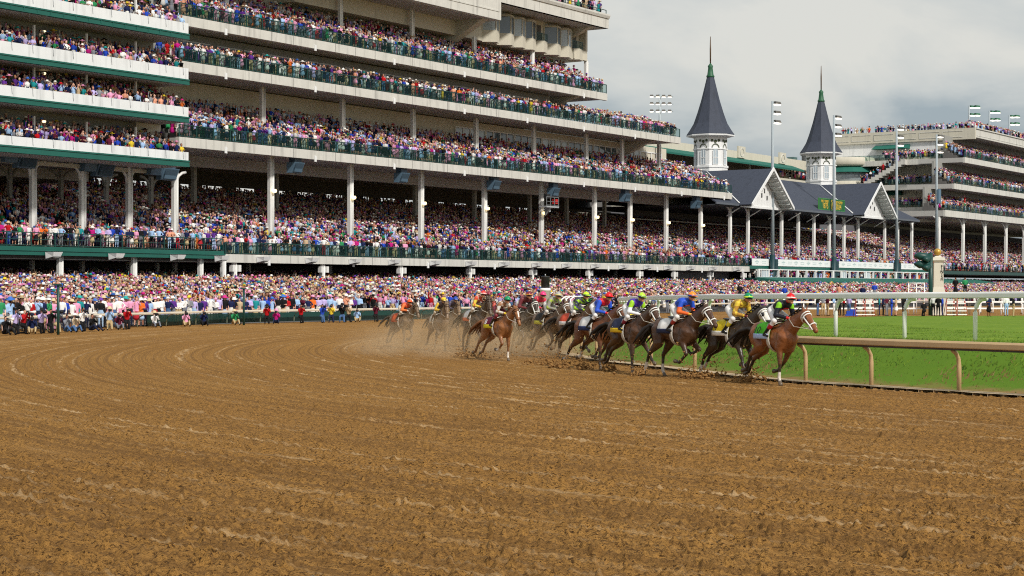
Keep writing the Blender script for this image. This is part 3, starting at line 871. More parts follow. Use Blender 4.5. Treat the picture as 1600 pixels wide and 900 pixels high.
# deep rear block and end wall
MB().fbox(UA, UL - .1, -9, -1.42, FZ(294.5, 261, 3) + .35, 24).build("rear_block", BEIGE, club)
for (yb, yt) in ((133, 168), (192, 238)):
    MB().fbox(UL - 3.0, UL - .04, -1.0, -.2, FZ(294.5, yt, 3) - .9, FZ(294.5, yb, 3) - .01).build("end_wall", BEIGE, club)
# green lower deck
zb, zt = FZ(351, 404.6, .5), FZ(351, 392.5, .5)
UG = FU(351, .5)
mb = MB(); mb.fbox(UA, UG, -.4, .5, zb, zb + .42); mb.fbox(UA, UG, -.4, .44, zb + .422, zt); mb.fbox(UA, UG + .05, .502, .58, zb + .34, zb + .44); mb.build("lower_fascia", GREEN, club)
mp, mg = MB(), MB(); railing(mp, None, UA, UG, .3, zt + .002, 1.1, 2.4); mp.fbox(UA, UG, .28, .32, zt + .55, zt + .6); mp.build("railing", DGREEN, club)
steps(club, bowl, UA, UG, 4.75, DARK, "seating_bowl")
MB().fbox(UA, UG, -14, -.41, 4.72, 4.76).build("lower_slab", SOFF, club)
for px in (50, 127.5, 200.5, 272): 
    column(club, FU(px, -1.6), -1.6, 5.8, FZ(294.5, 261, 3), .34, True, None, 1.3)
for px in (15, 95, 166, 236): column(club, FU(px, -9), -9, 8, FZ(294.5, 261, 3), .34, False, GREYW, 1.2)
MB().fbox(UA, UL, -1.75, -1.45, FZ(294.5, 261, 3) - .42, FZ(294.5, 261, 3) - .1).build("arch_beam", BEIGE, club)
MB().fbox(UA, UL, -24, -9, 11.9, 12.8).build("bowl_ceiling", SOFF, club)
for px in (92.5, 208, 312, 347.5): column(club, FU(px, -.2), -.2, 0, zb, .30)
for px in (50, 128, 201, 273): column(club, FU(px, -7), -7, 1.2, 4.8, .34, False)

for (v, z) in BOWLROWS: row(-45, 345, v, z, v > -1.0, .56)

# ---- twin spired stand
old = empty("twin_spired_stand", F(145, 0, 0), "old stand with slate roof, white gables and twin spires", "grandstand")
ZE, ZR = 14.35, 19.6
UO0, UO1 = 104.0, 184.0
def slab4(mb, a, b, c, d, th=.16, mi=0):
    n = (Vector(b) - Vector(a)).cross(Vector(d) - Vector(a)).normalized() * th
    if n.z < 0: n = -n
    lo = [Vector(p) - n for p in (a, b, c, d)]
    mb.hexa([*lo, a, b, c, d], mi)
mb = MB()
slab4(mb, F(UO0, .4, ZE - .1), F(UO1, .4, ZE - .1), F(UO1 - 8, -8.5, ZR), F(UO0, -8.5, ZR))
slab4(mb, F(UO0, -17, ZE), F(UO1, -17, ZE), F(UO1 - 8, -8.5, ZR), F(UO0, -8.5, ZR))
mb.add([F(UO1, .4, ZE - .1), F(UO1, -17, ZE), F(UO1 - 8, -8.5, ZR)], [(0, 1, 2)])
mb.build("roof", SHING, old)
MB().fbox(UO0, UO1 - .3, -23, .2, ZE - .55, ZE - .42).build("soffit", mat("dark_boarding", (.05, .055, .065), .9, .2, 1), old)
mb = MB(); mb.fbox(UO0, UO1, .3, .46, ZE - .42, ZE - .12); mb.build("gutter", mat("slate_gutter", (.10, .115, .14), .5, .1, 1), old)
MB().fbox(UO0 + 6, UO1 - 3, -17.3, -17, 13.0, ZE).build("roof_wall", DARK, old)
VF = 2.4
GU = (FU(1208, VF), FU(1376, VF))
SOFFW = mat("white_boarded_soffit", (.60, .62, .60), .7, .05, 1)
HALF = 6.9
for gi, uc_ in enumerate(GU):
    g_r = MB()
    for sg in (-1, 1):
        slab4(g_r, F(uc_ + sg * (HALF + .3), VF, ZE - .25), F(uc_, VF, 19.5), F(uc_, -12.5, 19.5), F(uc_ + sg * (HALF + .3), -.2, ZE - .25), .14)
    g = g_r.build("gable_roof", SHING, old)
    mb = MB()
    for sg in (-1, 1):
        a, b = (uc_ + sg * (HALF + .32), ZE - .58), (uc_, 19.4)
        mb.uprism([a, (a[0], a[1] + .46), (uc_, 19.68), (uc_, 19.2)], VF + .002, VF + .15)
    mb.build("rake_board", WHITEP, g)
    mb = MB()
    for sg in (-1, 1):
        mb.uprism([(uc_ + sg * (HALF + .1), ZE - .56), (uc_ + sg * (HALF + .1), ZE - .50), (uc_, 19.22), (uc_, 19.16)], .62, VF)
        for k in range(9):
            t = (k + .5) / 9; uu = uc_ + sg * HALF * (1 - t); zz = ZE - .58 + t * (19.10 - ZE + .58)
            mb.fbox(uu - .06, uu + .06, .63, VF - .02, zz - .14, zz + .02)
    mb.build("gable_soffit", SOFFW, g)
    mb = MB(); mb.uprism([(uc_ - HALF, ZE - .58), (uc_ + HALF, ZE - .58), (uc_, 19.15)], .45, .60)
    mb.fbox(uc_ - HALF, uc_ + HALF, (.602), .72, ZE - .58, ZE - .25)
    for k in np.arange(-6, 6.1, .75):
        hh = (1 - abs(k) / HALF) * 5.0
        if hh > .4: mb.fbox(uc_ + k - .03, uc_ + k + .03, (.602), .64, ZE - .245, ZE - .60 + hh)
    mb.build("gable_wall", WHITEP, g)
    mb = MB()
    for (du_, dz) in ((0, 3.2), (-.9, 2.2), (.9, 2.2), (0, 1.5), (-1.8, 1.2), (1.8, 1.2), (0, 2.4), (.45, 2.75), (-.45, 2.75)):
        mb.fbox(uc_ + du_ - .16, uc_ + du_ + .16, (.642), .66, ZE - .3 + dz - .17, ZE + dz + .17)
    mb.build("gable_vent", BLACKP, g)
    mb = MB()
    for sg in (-1, 1):
        mb.tube([F(uc_ + sg * (5.25 - .601 * (.4 - v)) / .745, v, 14.25 + .601 * (.4 - v) + .13) for v in (.45, -2.5, -5.5, -8.0)], .10, 5)
    mb.build("valley_flashing", WHITEP, g)
    # spire over the crossing
    c = F(FU((1110, 1283)[gi], -10), -10, 0)
    mb = MB()
    mb.lathe(c, [(2.554, 16.0), (2.554, 20.2), (2.667, 20.25), (2.667, 20.55), (2.463, 20.6), (2.463, 22.9), (2.599, 22.95), (2.599, 23.1), (2.486, 23.15), (2.486, 24.7), (2.768, 24.8), (3.277, 24.95)], 8, sm=False, ang0=YAW_N + math.pi / 8)
    sp = mb.build("spire", WHITEP, old)
    mb = MB(); mb.lathe(c, [(3.503, 24.95), (3.559, 25.25), (3.074, 25.95), (2.509, 26.9), (1.977, 28.4), (1.401, 30.3), (0.927, 32.2), (0.520, 33.9)], 8, sm=False, ang0=YAW_N + math.pi / 8)
    mb.build("spire_roof", SHING, sp)
    mb = MB(); mb.lathe(c, [(3.254, 24.88), (3.593, 24.95), (3.616, 25.12), (3.446, 25.2)], 8, sm=False, ang0=YAW_N + math.pi / 8); mb.build("spire_cornice", WHITEP, sp)
    mb = MB(); mb.lathe(c, [(0.588, 33.8), (0.621, 34.0), (0.475, 34.2), (0.339, 35.2), (0.407, 35.5), (0.226, 35.7), (0.090, 35.9)], 8); mb.build("spire_cap", COPPER, sp)
    mb = MB(); mb.lathe(c, [(0.102, 35.8), (0.113, 38.0), (0.045, 39.9)], 6); mb.build("finial", mat("bronze_rod", (.09, .055, .03), .5, .1, 3), sp)
    for k in range(8):
        a = YAW_N + k * math.pi / 4
        nx, ny = math.cos(a), math.sin(a); tx, ty = -ny, nx
        ap = 2.20 * 1.13 * math.cos(math.pi / 8)
        def fp(s, z, o): return (c[0] + nx * (ap + o) + tx * s, c[1] + ny * (ap + o) + ty * s, z)
        mw_ = MB()
        prof = [(-.36, 20.75), (.36, 20.75), (.36, 22.7)] + [(.36 * math.cos(t), 22.7 + .36 * math.sin(t)) for t in np.linspace(.4, 2.74, 6)] + [(-.36, 22.7)]
        n_ = len(prof)
        mw_.add([fp(s, z, .02) for s, z in prof] + [fp(s, z, .06) for s, z in prof], [tuple(range(n_, 2 * n_))] + [(i, (i + 1) % n_, n_ + (i + 1) % n_, n_ + i) for i in range(n_)])
        w = mw_.build("window", WINL, sp)
        mb = MB()
        for s0, s1, z0, z1 in ((-.44, -.36, 20.7, 22.75), (.36, .44, 20.7, 22.75), (-.44, .44, 20.64, 20.74), (-.36, .36, 21.68, 21.76), (-.03, .03, 20.75, 22.9)):
            mb.hexa([fp(s0, z0, .062), fp(s1, z0, .062), fp(s1, z0, .12), fp(s0, z0, .12), fp(s0, z1, .062), fp(s1, z1, .062), fp(s1, z1, .12), fp(s0, z1, .12)])
        mb.build("window_frame", WHITEP, w)
        mb = MB()
        arc = [(.62 * math.cos(t), 23.05 + .75 * math.sin(t)) for t in np.linspace(0.05, math.pi - .05, 9)]
        for (s0, z0), (s1, z1) in zip(arc[:-1], arc[1:]):
            mb.add([fp(s0 * .8, 23.05 + (z0 - 23.05) * .8, .09), fp(s0, z0, .09), fp(s1, z1, .09), fp(s1 * .8, 23.05 + (z1 - 23.05) * .8, .09)], [(0, 1, 2, 3)])
        for (s, z, r_) in ((0, 24.12, .24), (-.52, 24.25, .2), (.52, 24.25, .2)):
            mb.add([fp(s + r_ * math.cos(t), z + r_ * math.sin(t), .09) for t in np.linspace(0, 2 * math.pi, 9)[:-1]], [tuple(range(8))])
        mb.build("fretwork", mat("dark_olive", (.06, .075, .035), .8, .1, 2), sp)  # dark olive arches and discs on each tower face
for px in (1140, 1168, 1220.5, 1246.6, 1271, 1295, 1318, 1340, 1381.6, 1402, 1424):
    column(old, FU(px, -1.3), -1.3, 5.8, ZE - .43, .32, True, None, .9)
for u in np.arange(UO0 + 8, UO1 - 4, 7): MB().tube([F(u, .2, ZE - .6), F(u - 1.2, -1.3, ZE - 1.8)], .09, 5).build("eave_brace", COLM, old)
MB().fbox(UEL + .2, 350, -23.7, -23.3, 4.7, 14.6).build("back_wall", mat("grey_back_wall", (.12, .12, .13), .9, .15, .4), old)
MB().fbox(UO0 + 8, FU(1325, -17), -17.2, -17.1, 12.45, 12.62).build("tie_beam", COLM, old)
steps(old, bowl, UEL + .01, 346, 4.75, DARK, "seating_bowl")
# hospitality row under the bowl with banner
UB0, UB1 = FU(1174), FU(1447)
MB().fbox(UEL + .02, UB1 + 4, -.3, .05, 5.15, 5.62).build("green_band", GREEN, old)
mb = MB(); mb.fbox(UB1 + 4, 300, -.3, .12, 4.9, 5.5); mb.fbox(UB1 + 4, 300, -.1, -.02, 6.3, 6.36); 
for u in np.arange(UB1 + 5, 299, 2.4): mb.fbox(u - .04, u + .04, -.1, -.02, 5.502, 6.3)
mb.build("green_band", DGREEN, old)
bn = empty("banner", F((UB0 + UB1) / 2, .07, 5.62), "long white banner with faint pale green marks hung below the old stand", "banner")
MB().fbox(UB0, UB1, .06, .12, 5.62, 6.62).build("banner_cloth", mat("banner_white", (.74, .77, .77), .7, .04, .8), bn)
PALEG = mat("pale_mint_print", (.42, .52, .52), .7, .05, 3)
mb = MB(); k = 0
for u in np.arange(UB0 + 1, UB1 - 1, 2.3):
    k += 1
    if k % 2:
        mb.fbox(u, u + 1.3, .122, .126, 6.1, 6.26); mb.fbox(u + .3, u + 1.0, .122, .126, 5.9, 6.0); mb.fbox(u + .4, u + .9, .122, .126, 6.33, 6.42)
    else:
        mb.fbox(u, u + 1.4, .122, .126, 6.22, 6.3); mb.fbox(u, u + 1.4, .122, .126, 5.95, 6.03)
mb.build("printed_marks", PALEG, bn)
gal = empty("hospitality_gallery", F(140, 2, 0), "row of white framed box openings above a long green awning", "gallery")
mb = MB()
UG0, UG1 = UEL + .6, UB1 + 2
mb.fbox(UG0, UG1, .95, 1.15, 5.0, 5.13); mb.fbox(UG0, UG1, .95, 1.15, 3.86, 3.98)
mb.build("white_beam", WHITEP, gal)
for i, u in enumerate(np.arange(UG0, UG1, 3.4)):
    MB().fbox(u, u + (.5 if i % 4 == 0 else .28), .9, 1.18, 3.99, 4.99).build("frame_post", WHITEP, gal)
for u in (UG0 + 1.2, FU(1313, 1), FU(1350, 1)):
    w = MB().fbox(u, u + 2.4, .98, 1.02, 4.0, 4.95).build("window", WINL, gal)
    mb = MB()
    for q in (0, .8, 1.6, 2.4): mb.fbox(u + q - .07, u + q + .07, 1.022, 1.08, 4.0, 4.95)
    mb.build("window_frame", WHITEP, w)
MB().fbox(UG0, UG1, -9, .9, 3.6, 3.84).build("floor", DGREEN, gal)
MB().fbox(UG0, UG1, -9.4, -9.1, 0, 5).build("rear_wall", DARK, gal)
row(UG0 + .5, UG1, .5, 3.2, False, .7); row(UG0 + .5, UG1, -.4, 3.3, False, .7)
mb = MB(); mb.fprism([(1.2, 3.95), (1.2, 3.55), (5.2, 3.0), (5.2, 3.38)], UG0 - .8, FU(1540, 3)); mb.build("awning", AWN, gal)
for u in np.arange(UG0 + 3, FU(1540, 3), 9.2):
    mb = MB(); mb.tube([F(u, 5, 0), F(u, 5, 3.1)], .09, 6); mb.build("awning_post", WHITEP, gal)
    MB().tube([F(u + 4.2, 1.3, 2.4), F(u + 5.0, 3, 2.75), F(u + 5.4, 4.6, 2.95)], .07, 5).build("awning_arm", WHITEP, gal)
# ---- far stand with three tiers on the right
far = empty("far_grandstand", F(240, 0, 0), "cream three tier stand with stair landings beyond the twin spires", "grandstand")
UF = 330
tiers = []
for (px, yb, yt) in ((1507.6, 254, 245.5), (1491, 295, 286.5), (1477, 338, 328)):
    tiers.append((FU(px), FZ(px, yb), FZ(px, yt)))
for (u0, zb, zt) in tiers:
    MB().fbox(u0, UF, -.4, 0, zb, zt).build("fascia", CONC, far)
    MB().fbox(u0, UF, -9, -.402, zb + .1, zt - .06).build("deck_slab", SOFF, far)
    mp, mg = MB(), MB(); railing(mp, mg, u0, UF, -.12, zt + .002, 1.0, 2.6); r_ = mp.build("railing", DGREEN, far); mg.build("rail_panel", GLASSR, r_)
    steps(far, [(-.41, zt), (-1.6, zt + .45), (-2.4, zt + .9), (-3.2, zt + 1.35)], u0, UF, zt - .05, DARK)
    for i, v in enumerate((-.5, -1.15, -1.95, -2.75, -3.6)): row(u0 + .3, UF, v, zt + max(0, i - 1) * .45, i == 0, .58)
    MB().fbox(u0 + 1.5, UF, -4.8, -4.4, zt, zt + 4.4).build("back_wall", GREYW, far)
    w = MB().fbox(u0 + 4, UF, -4.398, -4.36, zt + 2.0, zt + 2.9).build("window", WINL, far)
    mb = MB()
    for u in np.arange(u0 + 4, UF, 2.0): mb.fbox(u - .12, u + .12, -4.357, -4.30, zt + 1.9, zt + 3.0)
    mb.build("window_frame", GREYW, w)
a, b, c = tiers
UQ = a[0]
# top cornice of the long side
zt1, zt0 = FZ(1525, 199.5), FZ(1525, 214.6)
UC = FU(1525)
mb = MB(); mb.fprism([(0, zt0), (0, zt1 - .25), (.2, zt1 - .2), (.2, zt1), (-.6, zt1), (-.6, zt0)], UC, UF); mb.fbox(UC + .5, UF, .003, .05, zt0 + .35, zt0 + .45); mb.build("cornice", CONC, far)
MB().fbox(UC, UF, -12, -.602, zt0, zt0 + .4).build("roof_slab", SOFF, far)
# end block facing the bend
ve = -30.0
UEW = FU(1490, -3.0)
zt2 = zt1
MB().fbox(UC + .02, UF, ve, -4.9, c[1] - .3, zt0 - .01).build("end_block", BEIGE, far)
MB().fbox(UC - .5, UC - .002, ve, 0, zt0 - .3, zt1).build("parapet", BEIGE, far)
mb = MB()
for v in np.arange(ve + .6, -2.5, 4.6): mb.fbox(UC - .56, UC - .502, v, v + 4.0, zt0 + .15, zt0 + .25); mb.fbox(UC - .56, UC - .502, v, v + 4.0, zt1 - .55, zt1 - .45); mb.fbox(UC - .56, UC - .502, v, v + .1, zt0 + .251, zt1 - .551)
mb.build("parapet_moulding", CONC, far)
MB().fbox(UC - .04, UC - .001, ve, -8, zt0 - 3.2, zt0 - .31).build("white_band", WHITEP, far)
def landing(px0, px1, yslab, name, cur=0.0):
    u = UC - 4.2
    v1 = -1.2
    z = FZ(1400, yslab, -10)
    mb = MB(); mb.fbox(u, UC - .06, ve, v1, z - 1.0, z)
    mb.build(name, CONC, far)
    mp, mg = MB(), MB()
    n = 14
    for i in range(n + 1):
        v = ve + (v1 - ve) * i / n; mp.fbox(u + .02, u + .1, v - .04, v + .04, z + .002, z + 1.0)
    mp.fbox(u + .01, u + .11, ve, v1, z + 1.0, z + 1.06); mg.fbox(u + .05, u + .07, ve, v1, z + .1, z + 1.0)
    r_ = mp.build("landing_rail", DGREEN, far); mg.build("rail_panel", GLASSR, r_)
    return u, z, v1
CROSS = []      # rows of people running along v: (u, v0, v1, z)
for ysl, v_lo in ((243, -17), (283, ve), (320, -15)):
    u, z, v1 = landing(0, 0, ysl, "landing")
    CROSS.append((u + .45, v_lo, v1 - .3, z, True)); CROSS.append((u + 1.2, v_lo, v1 - .3, z, False)); CROSS.append((u + 2.0, v_lo, v1 - .3, z + .15, False))
# stair flight between two landings
z1, z2 = FZ(1400, 283, -10), FZ(1400, 243, -10)
mb = MB(); us_ = UC - 5.6
n = 12
for i in range(n):
    v0 = -21 + 9.0 * i / n; zz = z1 + (z2 - z1) * (i + 1) / n
    mb.fbox(us_, us_ + 1.38, v0, v0 + 9.0 / n - .003, zz - 1.0, zz)
mb.build("stair_flight", CONC, far)
CROSS.append((us_ + .5, -21, -12, (z1, z2), True))
# curved bay with awnings
MB().lathe(F(UC - 1.0, -25.5, 0), [(5.2, z1 - .5), (5.2, z1 + 1.0)], 20).build("bay_base", BEIGE, far)
MB().lathe(F(UC - 1.0, -25.5, 0), [(5.0, z1 + 1.001), (5.0, z1 + 3.0)], 20).build("bay_glazing", WINL, far)
MB().lathe(F(UC - 1.0, -25.5, 0), [(6.3, z1 + 2.7), (5.1, z1 + 3.9)], 20, sm=False).build("bay_awning", AWN, far)
MB().lathe(F(UC - 1.0, -25.5, 0), [(5.6, z1 + 3.9), (5.9, z1 + 4.3), (5.9, z1 + 5.5), (5.6, z1 + 5.6)], 24).build("bay_parapet", BEIGE, far)
for (v0, v1, z) in ((-19, -14.5, FZ(1400, 320, -10) + 2.6), (-20, -13, z2 + 2.4)):
    MB().uprism([(UC - .06, z + .9), (UC - 2.4, z), (UC - .06, z)], v0, v1).build("awning", AWN, far)
# arch ornaments on the blank wall
mb = MB()
for (v, z) in ((-9.5, z1 + 2.6), (-9.5, FZ(1400, 320, -10) + 2.4)):
    pts = [F(UC - .02, v + 2.4 * math.cos(t), z + 2.2 * math.sin(t)) for t in np.linspace(0, math.pi, 12)]
    mb.tube(pts, .09, 5)
mb.build("arch_moulding", CONC, far)
# lower columns with curved brackets
for px in (1466, 1504, 1538, 1571, 1599, 1622):
    column(far, FU(px, -1.3), -1.3, 5.8, c[1] - .01, .42, True, None, 2.4)
for v in (-2.2,): 
    row(UC + 1, UF, -.9, zt1 - .35, False, .9); row(UC + 1, UF, -1.6, zt1 - .3, False, .7)
CROSS.append((UC - .05 + .6, -27, -1, zt1 - .55, False)); CROSS.append((UC + 1.3, -20, -1, zt1 - .5, False))
# ---- low cream building behind the old stand
hall = empty("cream_hall", F(150, -34, 0), "long low cream hall with round medallions and a green awning behind the spires", "building")
vh = -32.0
zt = FZ(1200, 243, vh); z0 = FZ(1200, 258, vh); z3 = FZ(1200, 277, vh)
u0, u1 = FU(1000, vh), UC + 1.0
MB().fbox(u0, u1, vh - 12, vh, z0, zt).build("parapet", BEIGE, hall)
MB().fbox(u0, u1, vh - 12, vh - 3, 5, z0 - .002).build("wall", mat("brown_hall_wall", (.22, .18, .14), .9, .1, .5), hall)  # plain brown wall set back behind the awning
MB().fbox(u0, u1, vh - 12, vh + 1.4, 5, z3).build("terrace_front", BEIGE, hall)
MB().fprism([(vh + .01, z0 + .5), (vh + .01, z0 + .1), (vh + 2.6, z0 - .75), (vh + 2.6, z0 - .45)], u0, u1 - 14).build("awning", AWN, hall)
for px in (1157, 1221, 1268):
    u = FU(px, vh); mb = MB(); mb.fbox(u - 1.5, u + 1.5, vh + .002, vh + .3, z0 + .6, zt + .9)
    mb.build("medallion_block", BEIGE, hall)
    ring = [F(u + .75 * math.cos(t), vh + .33, (z0 + zt) / 2 + .7 + .75 * math.sin(t)) for t in np.linspace(0, 2 * math.pi, 17)]
    MB().tube(ring, .08, 5).build("medallion", CONC, hall)
    MB().tube([F(u + 6, vh - 1, z3), F(u + 6, vh - 1, z0)], .2, 8).build("column", COLM, hall)
u = FU(1256, vh - 6); MB().lathe(F(u, vh - 6, zt), [(.45, 0), (.45, 2.0), (.7, 2.1), (.7, 2.35), (.1, 2.6)], 10).build("chimney", STEEL, hall)
u = FU(1240, vh - 5); MB().fbox(u - .9, u + .9, vh - 6, vh - 4.6, zt, zt + 1.3).build("roof_unit", mat("teal_unit", (.07, .13, .13), .6, .1, 2), hall)
row(FU(1212, vh), FU(1262, vh), vh + .9, z3, False, 1.0); row(FU(1228, vh), FU(1262, vh), vh + .2, z3, False, 1.1)
# canopy behind the open deck end
cn = empty("deck_canopy", F(FU(1045, -7), -7, 18), "small dark green canopy behind the crowd at the open end of the deck", "canopy")
uu = FU(1015, -8)
MB().fprism([(-9.5, 19.0), (-9.5, 19.3), (-4.6, 18.9), (-4.6, 18.5)], uu, FU(1068, -6)).build("canopy_top", AWN, cn)
for u in (uu + 1, FU(1045, -5)): MB().tube([F(u, -5, 15.6), F(u, -5, 18.6)], .08, 6).build("canopy_post", DGREEN, cn)

# ------------------------------------------------------------------ light poles
HOOD = mat("lamp_hood", (.10, .095, .085), .5, .2, 3)
HOODG = mat("green_lamp_hood", (.03, .13, .07), .5, .2, 3)
def lamp_head(parent, p, dx, s=1.0, hood=None):
    mb = MB()
    c = Vector(p)
    d = Vector((dx[0], dx[1], 0)).normalized()
    sd_ = Vector((-d.y, d.x, 0))
    def q(a, b2, z): return c + d * (a * s) + sd_ * (b2 * s) + Vector((0, 0, z * s))
    mb.hexa([q(0, -.35, -.05), q(1.1, -.42, -.12), q(1.1, .42, -.12), q(0, .35, -.05), q(0, -.2, .30), q(1.0, -.3, .26), q(1.0, .3, .26), q(0, .2, .30)])
    h_ = mb.build("lamp_head", hood or HOOD, parent)
    mb = MB(); mb.hexa([q(.12, -.28, -.26), q(1.0, -.36, -.30), q(1.0, .36, -.30), q(.12, .28, -.26), q(.1, -.33, -.08), q(1.05, -.4, -.13), q(1.05, .4, -.13), q(.1, .33, -.08)])
    mb.build("lens", LAMPW, h_)
POLES = [(1207, 158, "tall grey floodlight pole nearest the first spire, three lamps on top"), (1303, 180, "tall grey floodlight pole crossing the green date sign"), (1401, 198, "tall grey floodlight pole at the right end of the slate roof"), (1463.5, 210, "tall grey floodlight pole rising behind the gold topped pillar")]
PGREY = mat("pole_grey", (.33, .38, .41), .5, .1, 2)
SLEEVE = mat("pole_sleeve", (.012, .045, .055), .5, .15, 2)
for k, (px, yt, lab) in enumerate(POLES):
    v = .6; u = FU(px, v); zt = FZ(px, yt, v)
    root = empty("light_pole", F(u, v, 0), lab, "light pole", "floodlight poles in front of the stands")
    MB().tube([F(u, v, 7.2), F(u, v, zt)], [.30, .16], 10).build("pole", PGREY, root)
    MB().tube([F(u, v, 0), F(u, v, 7.2)], .42, 10).build("sleeve", SLEEVE, root)
    MB().fbox(u + .5, u + 1.3, v - .3, v + .3, 4.3, 6.6).build("control_box", SLEEVE, root)
    for i in range(3):
        mb = MB(); zz = zt - .3 - i * 1.35
        mb.tube([F(u, v, zz), F(u + .5, v + .2, zz)], .06, 5); mb.build("arm", PGREY, root)
        lamp_head(root, F(u + .35, v + .15, zz), DU * .8 + DN * .25, .98)
    if k == 3:
        MB().fbox(u - .3, u + .9, v + .2, v + .5, 17.5, 20.0).build("signal_box", BLUEG, root)
# floodlight bank above the open deck
u, v = FU(1031, -5), -5; z1 = FZ(1031, 147, v)
root = empty("light_pole", F(u, v, 15.6), "floodlight bank of twelve bright lamps above the open deck end", "light pole", "floodlight poles in front of the stands")
MB().tube([F(u, v, 15.6), F(u, v, z1)], .17, 8).build("pole", PGREY, root)
for i in range(3):
    zz = z1 - .3 - i * 1.0
    MB().tube([F(u - .8, v - 1.1, zz), F(u + 1.2, v + 1.4, zz)], .06, 5).build("crossbar", PGREY, root)
    for j in range(4):
        lamp_head(root, F(u - .5 + .5 * j, v - 1.0 + .65 * j, zz), DN * .5 - DU * .9, .66)
for k, (px, yt, lab) in enumerate(((1514, 165, "green hooded roof light beside the far stand corner"), (1546, 173, "middle green hooded roof light on the far stand"), (1577, 180, "green hooded roof light furthest along the far stand"))):
    v = -3; u = FU(px, v); zt = FZ(px, yt, v)
    root = empty("roof_light", F(u, v, zt0), lab, "light pole", "green hooded lights on the far stand roof")
    MB().tube([F(u, v, zt0), F(u, v, zt)], .16, 8).build("pole", PGREY, root)
    for i in range(2):
        for j in range(2): lamp_head(root, F(u + .1 + .3 * j, v + .2 + .9 * j, zt - .25 - 1.5 * i), DU * .8 + DN * .3, 1.0, HOODG)

# ------------------------------------------------------------------ speakers and fascia floodlights
SPK = [(40, 226 + 22, -1.2, 1), (161, 262, -1.2, 1), (262, 268, -1.2, 1), (462, 258, -.9, 0), (628, 274, -.9, 0), (772, 286, -.9, 0), (865, 297, -.9, 0), (977, 306, -.9, 0), (1088, 317, -.9, 0)]
SPLAB = ["at the far left under the white balconies", "between the second and third columns under the white balconies", "at the corner where the white balconies end", "beside the first tall column of the grey stand", "left of the second tall column pair in the stand middle", "right of the third tall column in the stand middle", "above the camera platform", "hanging between two columns right of the camera platform", "at the right end near the slate roof"]
def spk(px, y, v, big, lab):
    u = FU(px, v); z = FZ(px, y, v)
    root = empty("speaker", F(u, v, z), "blue grey loudspeaker hung " + lab, "loudspeaker", "loudspeakers hung under the decks")
    w = .95 if big else .75
    def blk(u0, u1, v0, v1, z0, z1, sl):
        return [F(u0, v0, z0), F(u1, v0, z0), F(u1, v1 - sl, z0), F(u0, v1 - sl, z0), F(u0, v0, z1), F(u1, v0, z1), F(u1, v1, z1), F(u0, v1, z1)]
    mb = MB(); mb.hexa(blk(u - w, u + w, v - .5, v + .55, z - .75, z + .25, .5)); mb.build("cabinet", BLUEG, root)
    mb = MB(); mb.hexa([Vector(p) + Vector((*(DN * .02), 0)) for p in blk(u - w * .82, u + w * .82, v + .3, v + .56, z - .66, z + .15, .42)]); mb.build("grille", mat("speaker_grille", (.05, .09, .13), .8, .2, 9), root)
    mb = MB(); mb.fbox(u - w * .7, u + w * .7, v - .4, v + .3, z + .252, z + .9); mb.build("mount", mat("dark_blue_mount", (.06, .10, .15), .5, .1, 2), root)
    if big:
        mb = MB(); mb.hexa(blk(u - w - 1.4, u - w - .05, v - .5, v + .5, z - .4, z + .45, .3)); mb.build("horn", BLUEG, root)
for (px, y, v, big), lab in zip(SPK, SPLAB): spk(px, y, v, big, lab)

FLX = [78, 176, 272, 341, 406, 482, 550, 611, 675, 731, 783, 834, 881, 926, 970, 1008, 1040, 1075, 1110, 1148]
PLACE = ["first from the left on the green deck front", "second on the green deck front", "third on the green deck front", "at the right end of the green deck front", "first on the grey deck front", "second on the grey deck front", "third on the grey deck front", "fourth on the grey deck front", "fifth on the grey deck front", "sixth on the grey deck front", "seventh on the grey deck front", "eighth on the grey deck front", "ninth on the grey deck front", "tenth on the grey deck front", "eleventh on the grey deck front", "sixth from the right on the grey deck front", "fifth from the right on the grey deck front", "fourth from the right on the grey deck front", "third from the right on the grey deck front", "second from the right on the grey deck front"]
FLXG = mat("lamp_face_glass", (.16, .16, .15), .2, .2, 3)
for px, pl in zip(FLX, PLACE):
    v = .62 if px < 350 else .06
    u = FU(px, v); z = 5.0
    root = empty("wall_floodlight", F(u, v, z), "white boxy floodlight " + pl, "floodlight", "white floodlights along the lower deck fronts")
    mb = MB(); mb.hexa([F(u - .45, v, z - .25), F(u + .35, v, z - .25), F(u + .45, v + .75, z - .08), F(u - .35, v + .75, z - .08), F(u - .5, v, z + .28), F(u + .5, v, z + .28), F(u + .55, v + .9, z + .28), F(u - .45, v + .9, z + .28)])
    mb.build("housing", WHITEP, root)
    mb = MB(); mb.hexa([F(u - .32, v + .2, z - .26), F(u + .26, v + .2, z - .26), F(u + .33, v + .7, z - .16), F(u - .26, v + .7, z - .16), F(u - .32, v + .2, z - .20), F(u + .26, v + .2, z - .20), F(u + .33, v + .7, z - .09), F(u - .26, v + .7, z - .09)])
    mb.build("lamp_face", FLXG, root)

